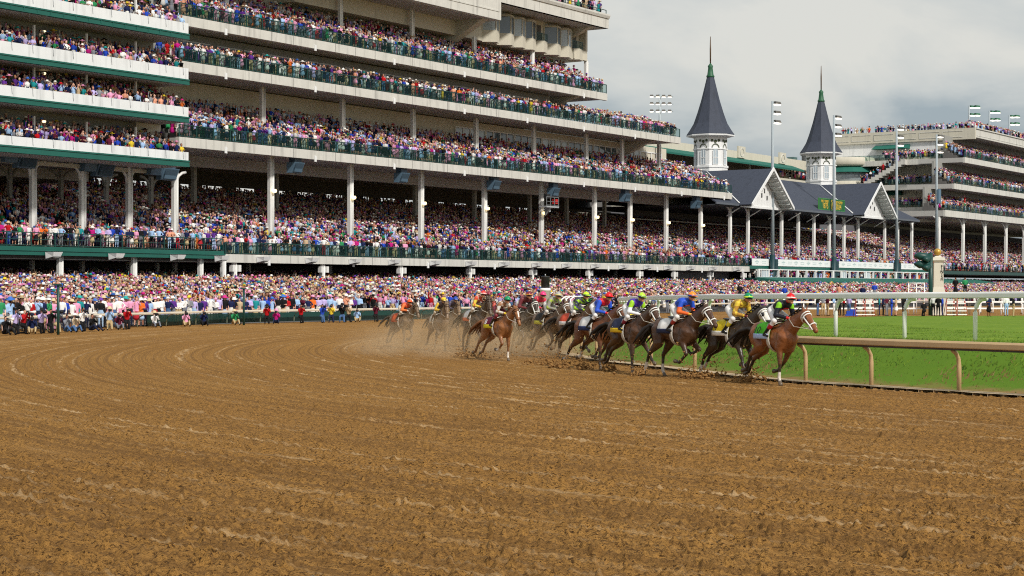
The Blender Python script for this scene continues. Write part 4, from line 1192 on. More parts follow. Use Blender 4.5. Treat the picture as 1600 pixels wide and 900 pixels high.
# ------------------------------------------------------------------ date sign on the slate roof
u0, u1 = FU(1279.5, -.1), FU(1319.5, -.1)
zt, zb = FZ(1300, 312, -.1), FZ(1300, 328.5, -.1)
sg = empty("date_sign", F((u0 + u1) / 2, -.1, zb), "green sign with gold lettering and years standing on the slate roof", "sign")
MB().fbox(u0, u1, -.2, -.1, zb, zt).build("board", mat("sign_green", (.015, .12, .04), .5, .1, 2), sg)
mb = MB()
for (a_, b_, c_, d_) in ((u0 - .08, u1 + .08, zt, zt + .1), (u0 - .08, u1 + .08, zb - .1, zb), (u0 - .08, u0, zb, zt), (u1, u1 + .08, zb, zt)): mb.fbox(a_, b_, -.22, -.07, c_, d_)
mb.build("sign_frame", mat("sign_edge", (.06, .25, .06), .5, .1, 2), sg)
YEL = mat("gold_lettering", (.75, .47, .05), .5, .05, 2)
xd = (DU[0], DU[1], 0); zd = (0, 0, 1)
um = (u0 + u1) / 2; wq = (u1 - u0) / 4; hh = zt - zb
def st(body, u, z, size, sq=1.0): 
    # lettering faces the track: x axis runs with the stand, away from the bend
    text_part(body, size, .01, face_matrix(F(u, -.085, z), xd, zd), "lettering", YEL, sg, squeeze=sq)
st("FIRST DERBY", um - wq * 1.08, zb + hh * .76, hh * .36, .86); st("1875", um - wq * 1.02, zb + hh * .33, hh * .70, 1.0)
st("150TH DERBY", um + wq * 1.08, zb + hh * .76, hh * .36, .84); st("2024", um + wq * 1.02, zb + hh * .33, hh * .70, 1.0)
ring = [F(um + .42 * math.cos(t), -.08, zb + hh * .5 + hh * .42 * math.sin(t)) for t in np.linspace(0, 2 * math.pi, 17)]
mb = MB(); mb.tube(ring, .05, 5); mb.tube([F(um - .15, -.08, zb + hh * .2), F(um + .15, -.08, zb + hh * .8)], .06, 5); mb.build("emblem", YEL, sg)
mb = MB()
for u in np.linspace(u0 + .4, u1 - .4, 5): mb.tube([F(u, -.15, zb - .05), F(u, -.6, zb - .2)], .04, 4)
mb.tube([F(u0 - 1.0, -.6, zb - .15), F(u1 + 1.0, -.6, zb - .15)], .04, 4)
mb.build("sign_stand", HOOD, sg)

# ------------------------------------------------------------------ finish pillar, signal, striped post, camera platform
X, Y, _ = (1465 - 800) / 17.6, 2800 / 17.6, 0
def Z17(y, k=17.6): return CAM_H - (y - 450) / k
fp_ = empty("finish_post", (X, Y, 0), "tall cream stone pillar with a gold ball on top beside the turf", "post")
def sq(mb, w0, w1, z0, z1):
    mb.hexa([(X - w0, Y - w0, z0), (X + w0, Y - w0, z0), (X + w0, Y + w0, z0), (X - w0, Y + w0, z0), (X - w1, Y - w1, z1), (X + w1, Y - w1, z1), (X + w1, Y + w1, z1), (X - w1, Y + w1, z1)])
mb = MB(); sq(mb, .45, .40, Z17(448), Z17(410.5)); mb.build("shaft", CREAM, fp_)
mb = MB(); sq(mb, .62, .62, 0, Z17(461)); sq(mb, .62, .46, Z17(461) + .002, Z17(448) - .002); mb.build("plinth", CREAM, fp_)
mb = MB(); sq(mb, .42, .52, Z17(410), Z17(407)); sq(mb, .56, .50, Z17(407) + .002, Z17(402)); sq(mb, .3, .25, Z17(402) + .002, Z17(400)); mb.build("capital", CREAM, fp_)
mb = MB(); r = .33; mb.lathe((X, Y, Z17(399.5) + r * .95), [(max(.02, r * math.cos(t)), r * math.sin(t)) for t in np.linspace(-1.5, 1.5, 11)], 16); mb.build("ball", GOLD, fp_)
for i, ch in enumerate("FINISH"):
    text_part(ch, .36, .01, face_matrix((X + .28, Y - .452, Z17(416.5) - i * .235), (1, 0, 0), (0, 0, 1)), "lettering", BLACKP, fp_)
X2, Y2 = (1454 - 800) / 17.9, 2800 / 17.9
sgn = empty("horn_post", (X2, Y2, 0), "dark green post carrying two pairs of cone loudspeakers left of the pillar", "post")
MB().tube([(X2, Y2, 0), (X2, Y2, Z17(395, 17.9))], .19, 8).build("post", DGREEN, sgn)
for y in (401, 414):
    z = Z17(y, 17.9)
    MB().tube([(X2 - .1, Y2, z), (X2 - .55, Y2 - .05, z + .02), (X2 - 1.0, Y2 - .1, z + .05), (X2 - 1.45, Y2 - .1, z + .08)], [.28, .30, .36, .10], 10).build("horn", DGREEN, sgn)
    MB().tube([(X2 - .1, Y2 - .2, z - .1), (X2 - .5, Y2 - .4, z - .25), (X2 - .6, Y2 - .45, z - .4)], [.2, .3, .32], 10).build("horn", DGREEN, sgn)
# black and white marker column on the inside rail
k = 30.0; X, Y = (852 - 800) / k, 2800 / k
mk = empty("marker_column", (X, Y, 0), "round post with black top and white base behind the racing pack", "post")
MB().lathe((X, Y, 0), [(.26, 0), (.26, 2.25), (.29, 2.26), (.29, 2.36), (.22, 2.4)], 14).build("white_base", RAILW, mk)
MB().lathe((X, Y, 0), [(.22, 2.405), (.22, 2.95), (.235, 2.97), (.235, 3.0), (.2, 3.02)], 14).build("black_top", BLACKP, mk)
MB().lathe((X, Y, 0), [(.03, 3.02), (.03, 3.12)], 6).build("pin", STEEL, mk)
# white hooped gate
k = 27.0; Y = 2800 / k
gt = empty("hooped_gate", ((885 - 800) / k, Y, 0), "white hooped gate of curved tubes behind the racing pack", "gate")
for j, px in enumerate((876, 883, 890, 897)):
    x = (px - 800) / k
    MB().tube([(x, Y, .3), (x, Y, 1.45), (x + .08, Y + .1, 1.75), (x + .3, Y + .5, 1.9), (x + .6, Y + 1.0, 1.9)], .045, 6).build("hoop", RAILW, gt)
for z in (.9, 1.4): MB().tube([((873 - 800) / k, Y, z), ((900 - 800) / k, Y, z)], .04, 6).build("bar", RAILW, gt)
# television platform on a column
u, v = FU(850, -1.6), -1.4; z = FZ(850, 322, v)
tv = empty("camera_platform", F(u, v, z), "steel camera platform with a red board clamped to a tall column", "platform")
MB().fbox(u - 1.2, u + 1.6, v - .1, v + .9, z - .18, z).build("floor", STEEL, tv)
mp = MB(); railing(mp, None, u - 1.15, u + 1.55, v + .85, z + .002, 1.05, .7); mp.fbox(u - 1.15, u + 1.55, v + .83, v + .87, z + .5, z + .55); mp.build("guard_rail", mat("dull_steel", (.16, .17, .18), .5, .1, 2), tv)
MB().fbox(u + 1.0, u + 1.5, v + .3, v + .8, z + .3, z + .85).build("red_board", REDL, tv)
MB().fbox(u - .7, u + .1, v + .2, v + .6, z + .9, z + 1.4).build("tv_camera", BLACKP, tv)
mb = MB(); mb.fprism([(v, z - .182), (v + .8, z - .182), (v, z - 1.1)], u - .2, u + .1); mb.build("strut", STEEL, tv)

# ------------------------------------------------------------------ white double fence beyond the turf
fen = empty("white_fence", (36, 160, 0), "low white double rail fence at the far edge of the turf", "fence")
mb = MB()
A_, B_ = (24.0, 159.5), (66, 163)
for z in (1.08, .50): 
    mb.hexa([(A_[0], A_[1] - .04, z), (B_[0], B_[1] - .04, z), (B_[0], B_[1] + .04, z), (A_[0], A_[1] + .04, z), (A_[0], A_[1] - .04, z + .14), (B_[0], B_[1] - .04, z + .14), (B_[0], B_[1] + .04, z + .14), (A_[0], A_[1] + .04, z + .14)])
    mb.build("rail", RAILW, fen); mb = MB()
for i in range(22):
    t = i / 21; x = A_[0] + (B_[0] - A_[0]) * t; y = A_[1] + (B_[1] - A_[1]) * t
    MB().tube([(x, y + .09, -.05), (x, y + .09, 1.2)], .06, 6).build("post", RAILW, fen)
# step ladders and stools of the photographers
def ladder(px, py, lab, hgt=1.5):
    x, y, z = G(px, py, .05)
    y += 1.0
    rt = empty("step_ladder", (x, y, z), lab, "step ladder", "white step ladders on the turf edge")
    LW = mat("ladder_red", (.45, .10, .07), .5, .1, 3)
    for sx in (-.36, .36):
        MB().tube([(x + sx * 1.15, y - .1, z), (x + sx * .8, y + .35, z + hgt)], .035, 5).build("stile", LW, rt)
        MB().tube([(x + sx * 1.15, y + 1.0, z), (x + sx * .8, y + .40, z + hgt)], .03, 5).build("rear_leg", LW, rt)
    for i in range(5):
        t = (i + .5) / 5
        MB().box(x - .40 + t * .1, x + .40 - t * .1, y - .16 + t * .45, y + .02 + t * .45, z + hgt * t - .04, z + hgt * t + .04).build("tread", RAILW, rt)
for px, lab in ((1348, "step ladder with white treads left of the royal blue suit"), (1363, "second step ladder with white treads beside the turquoise shirt"), (1491, "step ladder with white treads right of the gold topped pillar"), (1508, "step ladder with white treads second right of the pillar"), ): ladder(px, 494.5, lab)
x, y, z = G(1330, 493.5, .05)
MB().box(x - .5, x + .5, y - .2, y + .2, z, z + .12).box(x - .4, x + .4, y - .15, y + .15, z + .12, z + .42).box(x - .1, x + .45, y - .1, y + .1, z + .42, z + .56).build("equipment_case", mat("blue_case", (.01, .06, .45), .5, .15, 3), loc=(x, y, z), label="bright blue equipment case on the grass beside the ladders", cat="case")
# white scaffold frame
x, y = (1432 - 800) / 16.5, 2800 / 16.5
fr = empty("scaffold_frame", (x, y, 0), "white square tube frame rising above the white rail left of the pillar", "frame")
for dx in (-.75, 0, .75): MB().tube([(x + dx, y, 0), (x + dx, y, Z17(442, 16.5))], .05, 6).build("upright", RAILW, fr)
for yy in (442.5, 449): MB().tube([(x - .75, y, Z17(yy, 16.5)), (x + .75, y, Z17(yy, 16.5))], .05, 6).build("crossbar", RAILW, fr)
# green lamp standards in the apron crowd
for (px, yt, yb, lab) in ((91, 446, 492, "thin dark green post standing in the crowd at the far left"), (381, 452, 505, "thin dark green post standing in the crowd below the grey deck end")):
    Yp = 92 if px < 200 else 116
    x = (px - 800) / FPX * Yp
    zt_ = CAM_H - (yt - 450) * Yp / FPX
    mb = MB(); mb.tube([(x, Yp, 0), (x, Yp, zt_)], .07, 6); mb.box(x - .22, x + .16, Yp - .12, Yp + .12, zt_, zt_ + .08)
    mb.build("green_post", DGREEN, loc=(x, Yp, 0), label=lab, cat="post")
# ------------------------------------------------------------------ people
def capsule(mb, p0, p1, r0, r1, side=(0, 1, 0), n=12):
    """closed tapered capsule; r = (across, thick) or a number"""
    p0, p1 = Vector(p0), Vector(p1)
    r0 = r0 if isinstance(r0, tuple) else (r0, r0); r1 = r1 if isinstance(r1, tuple) else (r1, r1)
    a = (p1 - p0); L = a.length
    a = a / L if L > 1e-6 else Vector((0, 0, 1))
    s = Vector(side); s = s - a * s.dot(a)
    if s.length < 1e-3: s = Vector((1, 0, 0)) - a * a.x
    s.normalize(); t = a.cross(s)
    rings = []
    for k in (-90 + 22, -45, -15): rings.append((p0, r0, R(k)))
    for k in (15, 45, 90 - 22): rings.append((p1, r1, R(k)))
    vs = []; fs = []
    for (c, r, th) in rings:
        for k in range(n):
            q = 2 * math.pi * k / n
            vs.append(c + a * (math.sin(th) * min(r)) + s * (math.cos(q) * r[0] * math.cos(th)) + t * (math.sin(q) * r[1] * math.cos(th)))
    for i in range(len(rings) - 1):
        for k in range(n): fs.append((i * n + k, i * n + (k + 1) % n, (i + 1) * n + (k + 1) % n, (i + 1) * n + k))
    fs.append(tuple(range(n))[::-1]); fs.append(tuple(range((len(rings) - 1) * n, len(rings) * n)))
    mb.add(vs, fs)

def blob(segs, voxel, smooth=3):
    """one continuous skin grown over tapered segments; returns verts, faces and nearest segment index per vertex"""
    mb = MB()
    for s in segs: capsule(mb, *s[:4], side=s[5] if len(s) > 5 else (0, 1, 0))
    me = bpy.data.meshes.new("b"); me.from_pydata(mb.v, [], mb.f)
    bm = bmesh.new(); bm.from_mesh(me); bmesh.ops.recalc_face_normals(bm, faces=bm.faces); bm.to_mesh(me); bm.free()
    o = bpy.data.objects.new("b", me); COL.objects.link(o)
    rm = o.modifiers.new("r", 'REMESH'); rm.mode = 'VOXEL'; rm.voxel_size = voxel; rm.use_smooth_shade = True
    sm = o.modifiers.new("s", 'SMOOTH'); sm.iterations = smooth; sm.factor = .5
    dg = bpy.context.evaluated_depsgraph_get()
    m2 = bpy.data.meshes.new_from_object(o.evaluated_get(dg))
    bpy.data.objects.remove(o); bpy.data.meshes.remove(me)
    V = np.zeros(len(m2.vertices) * 3, np.float32); m2.vertices.foreach_get("co", V); V = V.reshape(-1, 3)
    best = np.full(len(V), 1e9); lab = np.zeros(len(V), np.int32)
    for i, s in enumerate(segs):
        p0, p1 = np.array(s[0], float), np.array(s[1], float); d = p1 - p0; L2 = max(d @ d, 1e-9)
        t = np.clip((V - p0) @ d / L2, 0, 1)
        r0 = np.mean(s[2]) if isinstance(s[2], tuple) else s[2]; r1 = np.mean(s[3]) if isinstance(s[3], tuple) else s[3]
        q = np.linalg.norm(V - p0 - t[:, None] * d, axis=1) - (r0 * (1 - t) + r1 * t)
        k = q < best; best[k] = q[k]; lab[k] = i
    return m2, V, lab

def set_colors(me, c):
    at = me.color_attributes.new("Col", 'FLOAT_COLOR', 'POINT')
    at.data.foreach_set("color", np.concatenate([c, np.ones((len(c), 1))], 1).astype(np.float32).ravel())

# regions: 0 skin 1 top 2 lower 3 hair 4 shoes 5 hat
def person_segs(pose, dress, arms, wide=0.0):
    S = []
    if pose == 'stand':
        hip, sh = .92, 1.42
        for s in (-1, 1):
            S.append(((0, s * .09, hip), (.02, s * .10, .50), .092, .065, 0 if dress else 2))
            S.append(((.02, s * .10, .50), (-.01, s * .11, .10), .062, .042, 0 if dress else 2))
            S.append(((-.02, s * .11, .05), (.14, s * .13, .04), .045, .04, 4))
        if dress: S.append(((0, 0, .98), (0, 0, .56), (.13, .11), (.23, .20), 2))
        lean = 0.0
    elif pose == 'sit':              # seated on the ground, legs forward
        hip, sh = .16, .64
        for s in (-1, 1):
            S.append(((0, s * .10, .15), (.40, s * .17, .34), .095, .07, 2))
            S.append(((.40, s * .17, .34), (.72, s * .15, .08), .065, .045, 2))
            S.append(((.72, s * .15, .06), (.84, s * .17, .12), .045, .04, 4))
        lean = .04
    elif pose == 'kneel':
        hip, sh = .46, .96
        for s in (-1, 1):
            if s < 0:
                S.append(((0, s * .1, .46), (.30, s * .13, .40), .095, .07, 2)); S.append(((.30, s * .13, .42), (.28, s * .13, .08), .065, .045, 2)); S.append(((.26, s * .13, .05), (.42, s * .14, .04), .045, .04, 4))
            else:
                S.append(((0, s * .1, .46), (.10, s * .13, .09), .095, .07, 2)); S.append(((.10, s * .13, .08), (-.32, s * .13, .06), .065, .045, 2)); S.append(((-.32, s * .13, .06), (-.40, s * .13, .12), .045, .04, 4))
        lean = .08
    b = lean
    S.append(((0, 0, hip), (b * .5, 0, hip + .22), (.155, .115), (.14, .11), 2 if not dress else 1))
    S.append(((b * .5, 0, hip + .18), (b, 0, sh - .06), (.15, .11), (.185, .115), 1))
    S.append(((b, -.12, sh), (b, .12, sh), .075, .075, 1))
    S.append(((b, 0, sh + .02), (b + .02, 0, sh + .12), .055, .05, 0))
    hx, hz = b + .03, sh + .22
    S.append(((hx, 0, hz - .04), (hx - .01, 0, hz + .03), (.072, .085), (.078, .095), 0))
    S.append(((hx + .075, 0, hz - .03), (hx + .085, 0, hz - .05), .018, .018, 0))
    S.append(((hx - .035, 0, hz + .02), (hx - .03, 0, hz + .06), (.078, .075), (.075, .07), 3))
    for s in (-1, 1):
        a = arms if not isinstance(arms, tuple) else arms[0 if s < 0 else 1]
        S0 = (b, s * .19, sh - .01)
        if a == 'down': el, wr = (b - .03, s * .25, sh - .29), (b + .06, s * .24, sh - .52)
        elif a == 'front': el, wr = (b + .03, s * .25, sh - .27), (b + .22, s * .10, sh - .26)
        elif a == 'phone': el, wr = (b + .16, s * .22, sh - .16), (b + .27, s * .09, sh + .14)
        elif a == 'up': el, wr = (b + .05, s * .30, sh + .20), (b + .08, s * .26, sh + .46)
        elif a == 'wide': el, wr = (b - .02, s * .36, sh - .20), (b + .1, s * .20, sh - .30)
        S.append((S0, el, .058, .045, 1))
        S.append((el, wr, .042, .033, 1 if not dress else 0))
        d = (Vector(wr) - Vector(el)).normalized() * .09
        S.append((wr, tuple(Vector(wr) + d), (.035, .025), (.03, .022), 0))
    return S, (hx, 0, hz)

def srgb(h):
    h = h.lstrip('#'); c = [int(h[i:i + 2], 16) / 255 for i in (0, 2, 4)]
    return np.array([x / 12.92 if x <= .04045 else ((x + .055) / 1.055) ** 2.4 for x in c])
TOPS = [("white", "#e9e8e6", 18), ("pale blue", "#9fbfe6", 12), ("navy", "#18224a", 15), ("black", "#141416", 15), ("pink", "#e39cbf", 11), ("magenta", "#b81a78", 3.4), ("red", "#b0141c", 3), ("lavender", "#bcaee0", 9), ("purple", "#5a2d86", 7), ("royal blue", "#2446b4", 4), ("beige", "#bfa98a", 4), ("yellow", "#e3c63a", 1.2), ("green", "#2e8b57", 2.5), ("orange", "#e2702a", 1.2), ("teal", "#1f8a90", 3), ("peach", "#dd9c80", 3), ("burgundy", "#5a1a30", 3), ("grey", "#7d8088", 4)]
LOWS = [("navy", "#1d2540", 22), ("black", "#18181b", 20), ("white", "#dcd9d2", 13), ("khaki", "#b59f78", 14), ("pale blue", "#9db8d6", 9), ("grey", "#71747c", 9), ("pink", "#dd94b0", 6), ("red", "#a82430", 4), ("denim blue", "#48658f", 9)]
HATS = [("straw hat", "#d2bd96", 7), ("white hat", "#eceae4", 13), ("pink hat", "#e59abf", 5), ("black hat", "#1a1a1d", 4), ("red hat", "#c4262d", 2), ("blue hat", "#3d6fc0", 4), ("yellow hat", "#ecd03c", 1.2), ("purple hat", "#6b3aa0", 3), ("magenta hat", "#c82a80", 1.6), ("teal hat", "#2aa2a0", 1.5), (None, None, 52)]
HAIRS = [("dark", "#241811"), ("brown", "#4c3220"), ("blond", "#8e6a3c"), ("grey", "#9a938a"), ("black", "#100d0c")]
SKINS = ["#d0a08a", "#c48e78", "#b07a64", "#dcb4a0", "#7d4d33", "#4c2f20"]
SKINP = np.array([.26, .25, .17, .22, .06, .04])
def pick(tab, rng=random):
    w = [t[2] for t in tab]; return rng.choices(tab, w)[0]

PMAT = attr_mat("clothing_and_skin", .8, .2, noise=.08, nscale=9)
HATM = {}
VAR = {}
def variant(key):
    if key not in VAR:
        pose, dress, arms = key
        segs, head = person_segs(pose, dress, arms)
        me, V, lab = blob([s[:4] for s in segs], .030, 2)
        reg = np.array([s[4] for s in segs])[lab]
        hz = head[2]
        hd = (V[:, 2] > hz - .02) & (np.linalg.norm(V - np.array(head), axis=1) < .17)
        reg[hd & (V[:, 0] < head[0] - .01)] = 3; reg[hd & (V[:, 2] > hz + .055)] = 3
        VAR[key] = (me, reg, head)
    return VAR[key]
NP = [0]
PEOPLE = []
USED = set()
def hat_mesh(big):
    mb = MB()
    if big: mb.lathe((0, 0, 0), [(.24, .03), (.27, .055), (.12, .075), (.11, .16), (.05, .185)], 12)
    else: mb.lathe((0, 0, 0), [(.165, .03), (.175, .05), (.105, .07), (.10, .15), (.04, .17)], 12)
    return mb
HATME = {}
def make_person(loc, yaw, key, top=None, low=None, hat='any', where="", group=None, scale=1.0, label=None, hair=None, skin=None, extra=""):
    me0, reg, head = variant(key)
    for _ in range(400):
        t = top or pick(TOPS); l = low or pick(LOWS)
        h = pick(HATS) if hat == 'any' else hat
        gw = ("dress" if key[1] else random.choice(["shirt", "jacket", "top"]) if key[0] == 'stand' else "shirt")
        if label: lb = label; break
        if key[1]: lb = f"person in {t[0]} and {l[0]} dress" if t[0] != l[0] else f"person in {t[0]} dress"
        else: lb = f"person in {t[0]} {gw} and {l[0]} trousers"
        hr = hair or random.choice(HAIRS)
        lb += f" and {h[0]}" if h and h[0] else f" with {hr[0]} hair"
        lb += extra + (f" {where}" if where else "")
        if lb not in USED and len(lb.split()) <= 16: break
    USED.add(lb)
    hr = hair or (random.choice(HAIRS) if label else hr)
    sk = srgb(skin) if skin else srgb(SKINS[int(RNG.choice(6, p=SKINP))])
    pal = np.stack([sk, srgb(t[1]), srgb(l[1]), srgb(hr[1]), srgb("#1a1512"), srgb("#ffffff")])
    me = me0.copy(); me.name = "person"
    c = pal[reg]
    set_colors(me, c); me.materials.clear(); me.materials.append(PMAT)
    o = bpy.data.objects.new("person", me); COL.objects.link(o)
    o.location = loc; o.rotation_euler = (0, 0, yaw); o.scale = (scale,) * 3
    tag(o, lb, "person", group)
    if h and h[0]:
        big = key[1]
        k = (h[0], big)
        if k not in HATME:
            ho = hat_mesh(big).build("hat", mat("felt_" + h[0].replace(" ", "_"), tuple(srgb(h[1])), .85, .08, 4))
            HATME[k] = ho.data; bpy.data.objects.remove(ho)
        ho = bpy.data.objects.new("hat", HATME[k]); COL.objects.link(ho); ho.parent = o
        ho.location = (head[0] - .015, 0, head[2] + .015); ho.rotation_euler = (random.uniform(-.2, .2), random.uniform(-.15, .25), 0)
    NP[0] += 1
    return o
def look(x, y, tx=2.0, ty=58.0, sd=.35): return math.atan2(ty - y, tx - x) + random.gauss(0, sd)
KEYS = [('stand', False, 'down'), ('stand', False, 'phone'), ('stand', False, ('phone', 'down')), ('stand', False, 'front'), ('stand', True, 'down'), ('stand', True, 'front'), ('stand', True, 'phone'), ('stand', True, ('up', 'down')), ('stand', False, ('up', 'front')), ('stand', False, 'wide')]

# the spectators pressed against the outer rail and the front of the lower decks, each one an object
def rail_people(u0, u1, v, z, n, where, group, jit=.12):
    us = np.linspace(u0, u1, n)
    for i, u in enumerate(us):
        uu = u + random.uniform(-jit, jit)
        x, y, _ = F(uu, v + random.uniform(-.12, .1), z)
        make_person((x, y, z), look(x, y), random.choice(KEYS), where=where, group=group, scale=random.uniform(.94, 1.07))
SURF = {}
def apron_z(v): return float(np.interp(v, [-14, -9, 5, 29, 36], [2.4, 2.2, 1.45, .05, .0]))
# apron front: follow the outer rail
OFF = offset_path(OUT, -1.25); kx = 800 + OFF[:, 0] / OFF[:, 1] * FPX
L_ = np.concatenate([[0], np.cumsum(np.linalg.norm(np.diff(OFF[:, :2], axis=0), axis=1))])
iA, iB = int(np.argmax(kx > -15)), int(np.argmax(kx > 560))
FRONT = []
qs = np.arange(L_[iA], L_[iB], .56)
for q in qs:
    x = np.interp(q, L_, OFF[:, 0]) + random.uniform(-.1, .1); y = np.interp(q, L_, OFF[:, 1]) + random.uniform(-.1, .1)
    FRONT.append((x, y))
FRONT.sort(key=lambda p: p[1])
for (x, y) in FRONT[:104]:
    make_person((x, y, .02), look(x, y, 2, 55, .3), random.choice(KEYS), where="at the pale outer rail", group="spectators along the outer rail", scale=random.uniform(.95, 1.08))
rail_people(FU(2, .5), FU(346, .5), -.05, 5.76, 46, "on the green fronted deck", "spectators along the lower deck fronts")
rail_people(FU(358), FU(640), -.45, 5.48, 50, "on the grey lower deck", "spectators along the lower deck fronts")

# photographers on the dirt in front of the rail
PH = []
def photog(px, py, pose, top, low, hat=None, label=None, arms='phone', cam_col='black', yaw=None, lens=True, hair=None):
    x, y, z = G(px, py, .0)
    t = next((a for a in TOPS if a[0] == top), ("x", top, 1)); l = next((a for a in LOWS if a[0] == low), ("x", low, 1))
    hh = next((a for a in HATS if a[0] == hat), (None, None, 0))
    yw = look(x, y, 2, 60, .2) if yaw is None else yaw
    hr = hair or ("dark", "#241811")
    o = make_person((x, y, .0), yw, (pose, False, arms), t, l, hh, label=label, group="photographers at the track edge", hair=hr)
    if lens:
        head = variant((pose, False, arms))[2]
        c, s = math.cos(yw), math.sin(yw)
        p = Vector((x + c * (head[0] + .24), y + s * (head[0] + .24), head[2] - .03))
        rt = empty("camera", p, f"{cam_col} camera held up by the {label.replace('person', 'photographer').split(' with')[0]}"[:110], "camera", "cameras of the trackside photographers")
        q = lambda a, b, z: (p.x + c * a - s * b, p.y + s * a + c * b, p.z + z)
        mb = MB(); mb.hexa([q(-.06, -.09, -.07), q(.05, -.09, -.07), q(.05, .09, -.07), q(-.06, .09, -.07), q(-.06, -.09, .06), q(.05, -.09, .06), q(.05, .09, .06), q(-.06, .09, .06)]); mb.build("camera_body", BLACKP, rt)
        ln = .45 if cam_col == 'white' else .24
        MB().tube([q(.05, 0, 0), q(ln * .6, 0, 0), q(ln, 0, 0)], [.05, .055, .085], 8).build("lens", RAILW if cam_col == 'white' else BLACKP, rt)
    return o
PG = [
 (8, 524, 'sit', 'black', 'black', None, "photographer in black crouched at the far left edge", 'white'), (24, 523, 'kneel', 'lavender', 'black', None, "photographer in lavender shirt kneeling at the far left", 'white'),
 (36, 522, 'kneel', 'red', 'black', None, "photographer in red shirt kneeling among white lenses", 'white'), (50, 522, 'sit', 'navy', 'khaki', None, "photographer in navy shirt and khaki trousers seated with knees up", 'black'),
 (64, 521.5, 'kneel', 'lavender', 'black', 'black hat', "photographer in lavender shirt and black hat kneeling", 'black'), (78, 521, 'kneel', 'black', 'black', None, "photographer in black kneeling beside the green post", 'black'),
 (89, 520.5, 'kneel', 'grey', 'khaki', None, "photographer in grey shirt and khaki trousers kneeling", 'black'), (104, 520, 'sit', 'grey', 'denim blue', None, "photographer in grey shirt and jeans sitting on the dirt", 'black'),
 (116, 519, 'sit', 'beige', 'denim blue', 'white hat', "photographer in beige shirt, jeans and white hat sitting", 'black'), (128, 518.5, 'kneel', 'white', 'black', None, "photographer in white shirt and black trousers kneeling", 'black'),
 (143, 518, 'sit', 'black', 'navy', None, "photographer in black shirt sitting low with large lens", 'white'), (171, 516, 'kneel', 'pale blue', 'khaki', 'straw hat', "photographer in pale blue shirt, khaki trousers and straw hat", 'black'),
 (185, 515.5, 'sit', 'burgundy', 'grey', None, "photographer in burgundy shirt sitting with bare knees up", 'black'), (198, 515, 'kneel', 'red', 'black', None, "photographer in bright red shirt and black trousers", 'black'),
 (241, 512, 'sit', 'white', 'grey', 'straw hat', "photographer in white shirt and straw hat sitting alone", 'black'), (290, 510.5, 'sit', 'pink', 'khaki', None, "photographer in pink shirt and khaki trousers sitting alone", 'black'),
 (318, 509.5, 'sit', 'navy', 'black', None, "photographer in navy jacket sitting beside the pink shirt", 'black'), (366, 508, 'sit', 'green', 'khaki', 'straw hat', "photographer in green top and straw hat sitting", 'black'),
 (417, 506.5, 'kneel', 'red', 'black', 'black hat', "photographer in red vest and black hat kneeling", 'black'), (432, 506.3, 'sit', 'magenta', 'navy', 'pink hat', "photographer in magenta top and pink hat sitting", 'black'),
 (470, 505.3, 'kneel', 'red', 'black', None, "photographer in red vest kneeling by the green boards", 'black'), (503, 504.6, 'kneel', 'royal blue', 'denim blue', None, "photographer in royal blue shirt and jeans kneeling", 'black'),
 (518, 504.4, 'kneel', 'yellow', 'navy', None, "photographer in mustard yellow shirt kneeling", 'black'), (535, 504.1, 'kneel', 'black', 'denim blue', 'black hat', "photographer in black shirt and jeans kneeling", 'black'),
 (545, 503.9, 'kneel', 'beige', 'black', None, "photographer in beige vest kneeling in the middle of four", 'black'), (558, 503.6, 'sit', 'pale blue', 'khaki', None, "photographer in pale blue shirt sitting with legs forward", 'black'),
 (587, 503.2, 'kneel', 'burgundy', 'black', 'black hat', "photographer in dark red top kneeling nearest the horses", 'black')]
for (px, py, pose, t, l, h, lab, cc) in PG:
    photog(px, py, pose, t, l, h, lab, 'phone', cc)

# people on the turf edge and on risers at the right
TP = [(1024, 489, 'pale blue', 'pale blue', True, None), (1043, 489, 'navy', 'grey', False, None), (1055, 489.5, 'white', 'denim blue', False, None), (1277.5, 492.5, 'black', 'denim blue', False, None), (1286, 492, 'grey', 'khaki', False, None), (1293, 492.4, 'burgundy', 'khaki', False, None), (1303, 492, 'pale blue', 'white', False, None), (1312, 492, 'grey', 'black', False, None),
 (1318.5, 492, 'red', 'black', False, None), (1326.5, 492.6, 'lavender', 'denim blue', False, None), (1338.5, 492.4, 'black', 'black', False, None), (1374, 492, 'teal', 'navy', False, None), (1380, 492, 'navy', 'black', False, None), (1385.5, 493, 'burgundy', 'grey', False, None), (1393, 493, 'royal blue', 'royal blue', False, None), (1400, 492.6, 'beige', 'white', True, None),
 (1412, 492.5, 'black', 'black', False, None), (1458, 494, 'white', 'black', False, None), (1466, 494.5, 'black', 'black', False, None), (1472.5, 493, 'royal blue', 'navy', False, None), (1532, 488.5, 'white', 'white', False, 'white hat'), (1545, 495, 'navy', 'black', True, None), (1550, 488.5, 'white', 'white', False, 'white hat'), (1566, 488.5, 'white', 'white', False, 'white hat'), (1572.5, 494, 'white', 'pale blue', False, 'white hat'), (1583.5, 495, 'black', 'khaki', False, None), (1597, 489, 'white', 'white', False, 'white hat')]
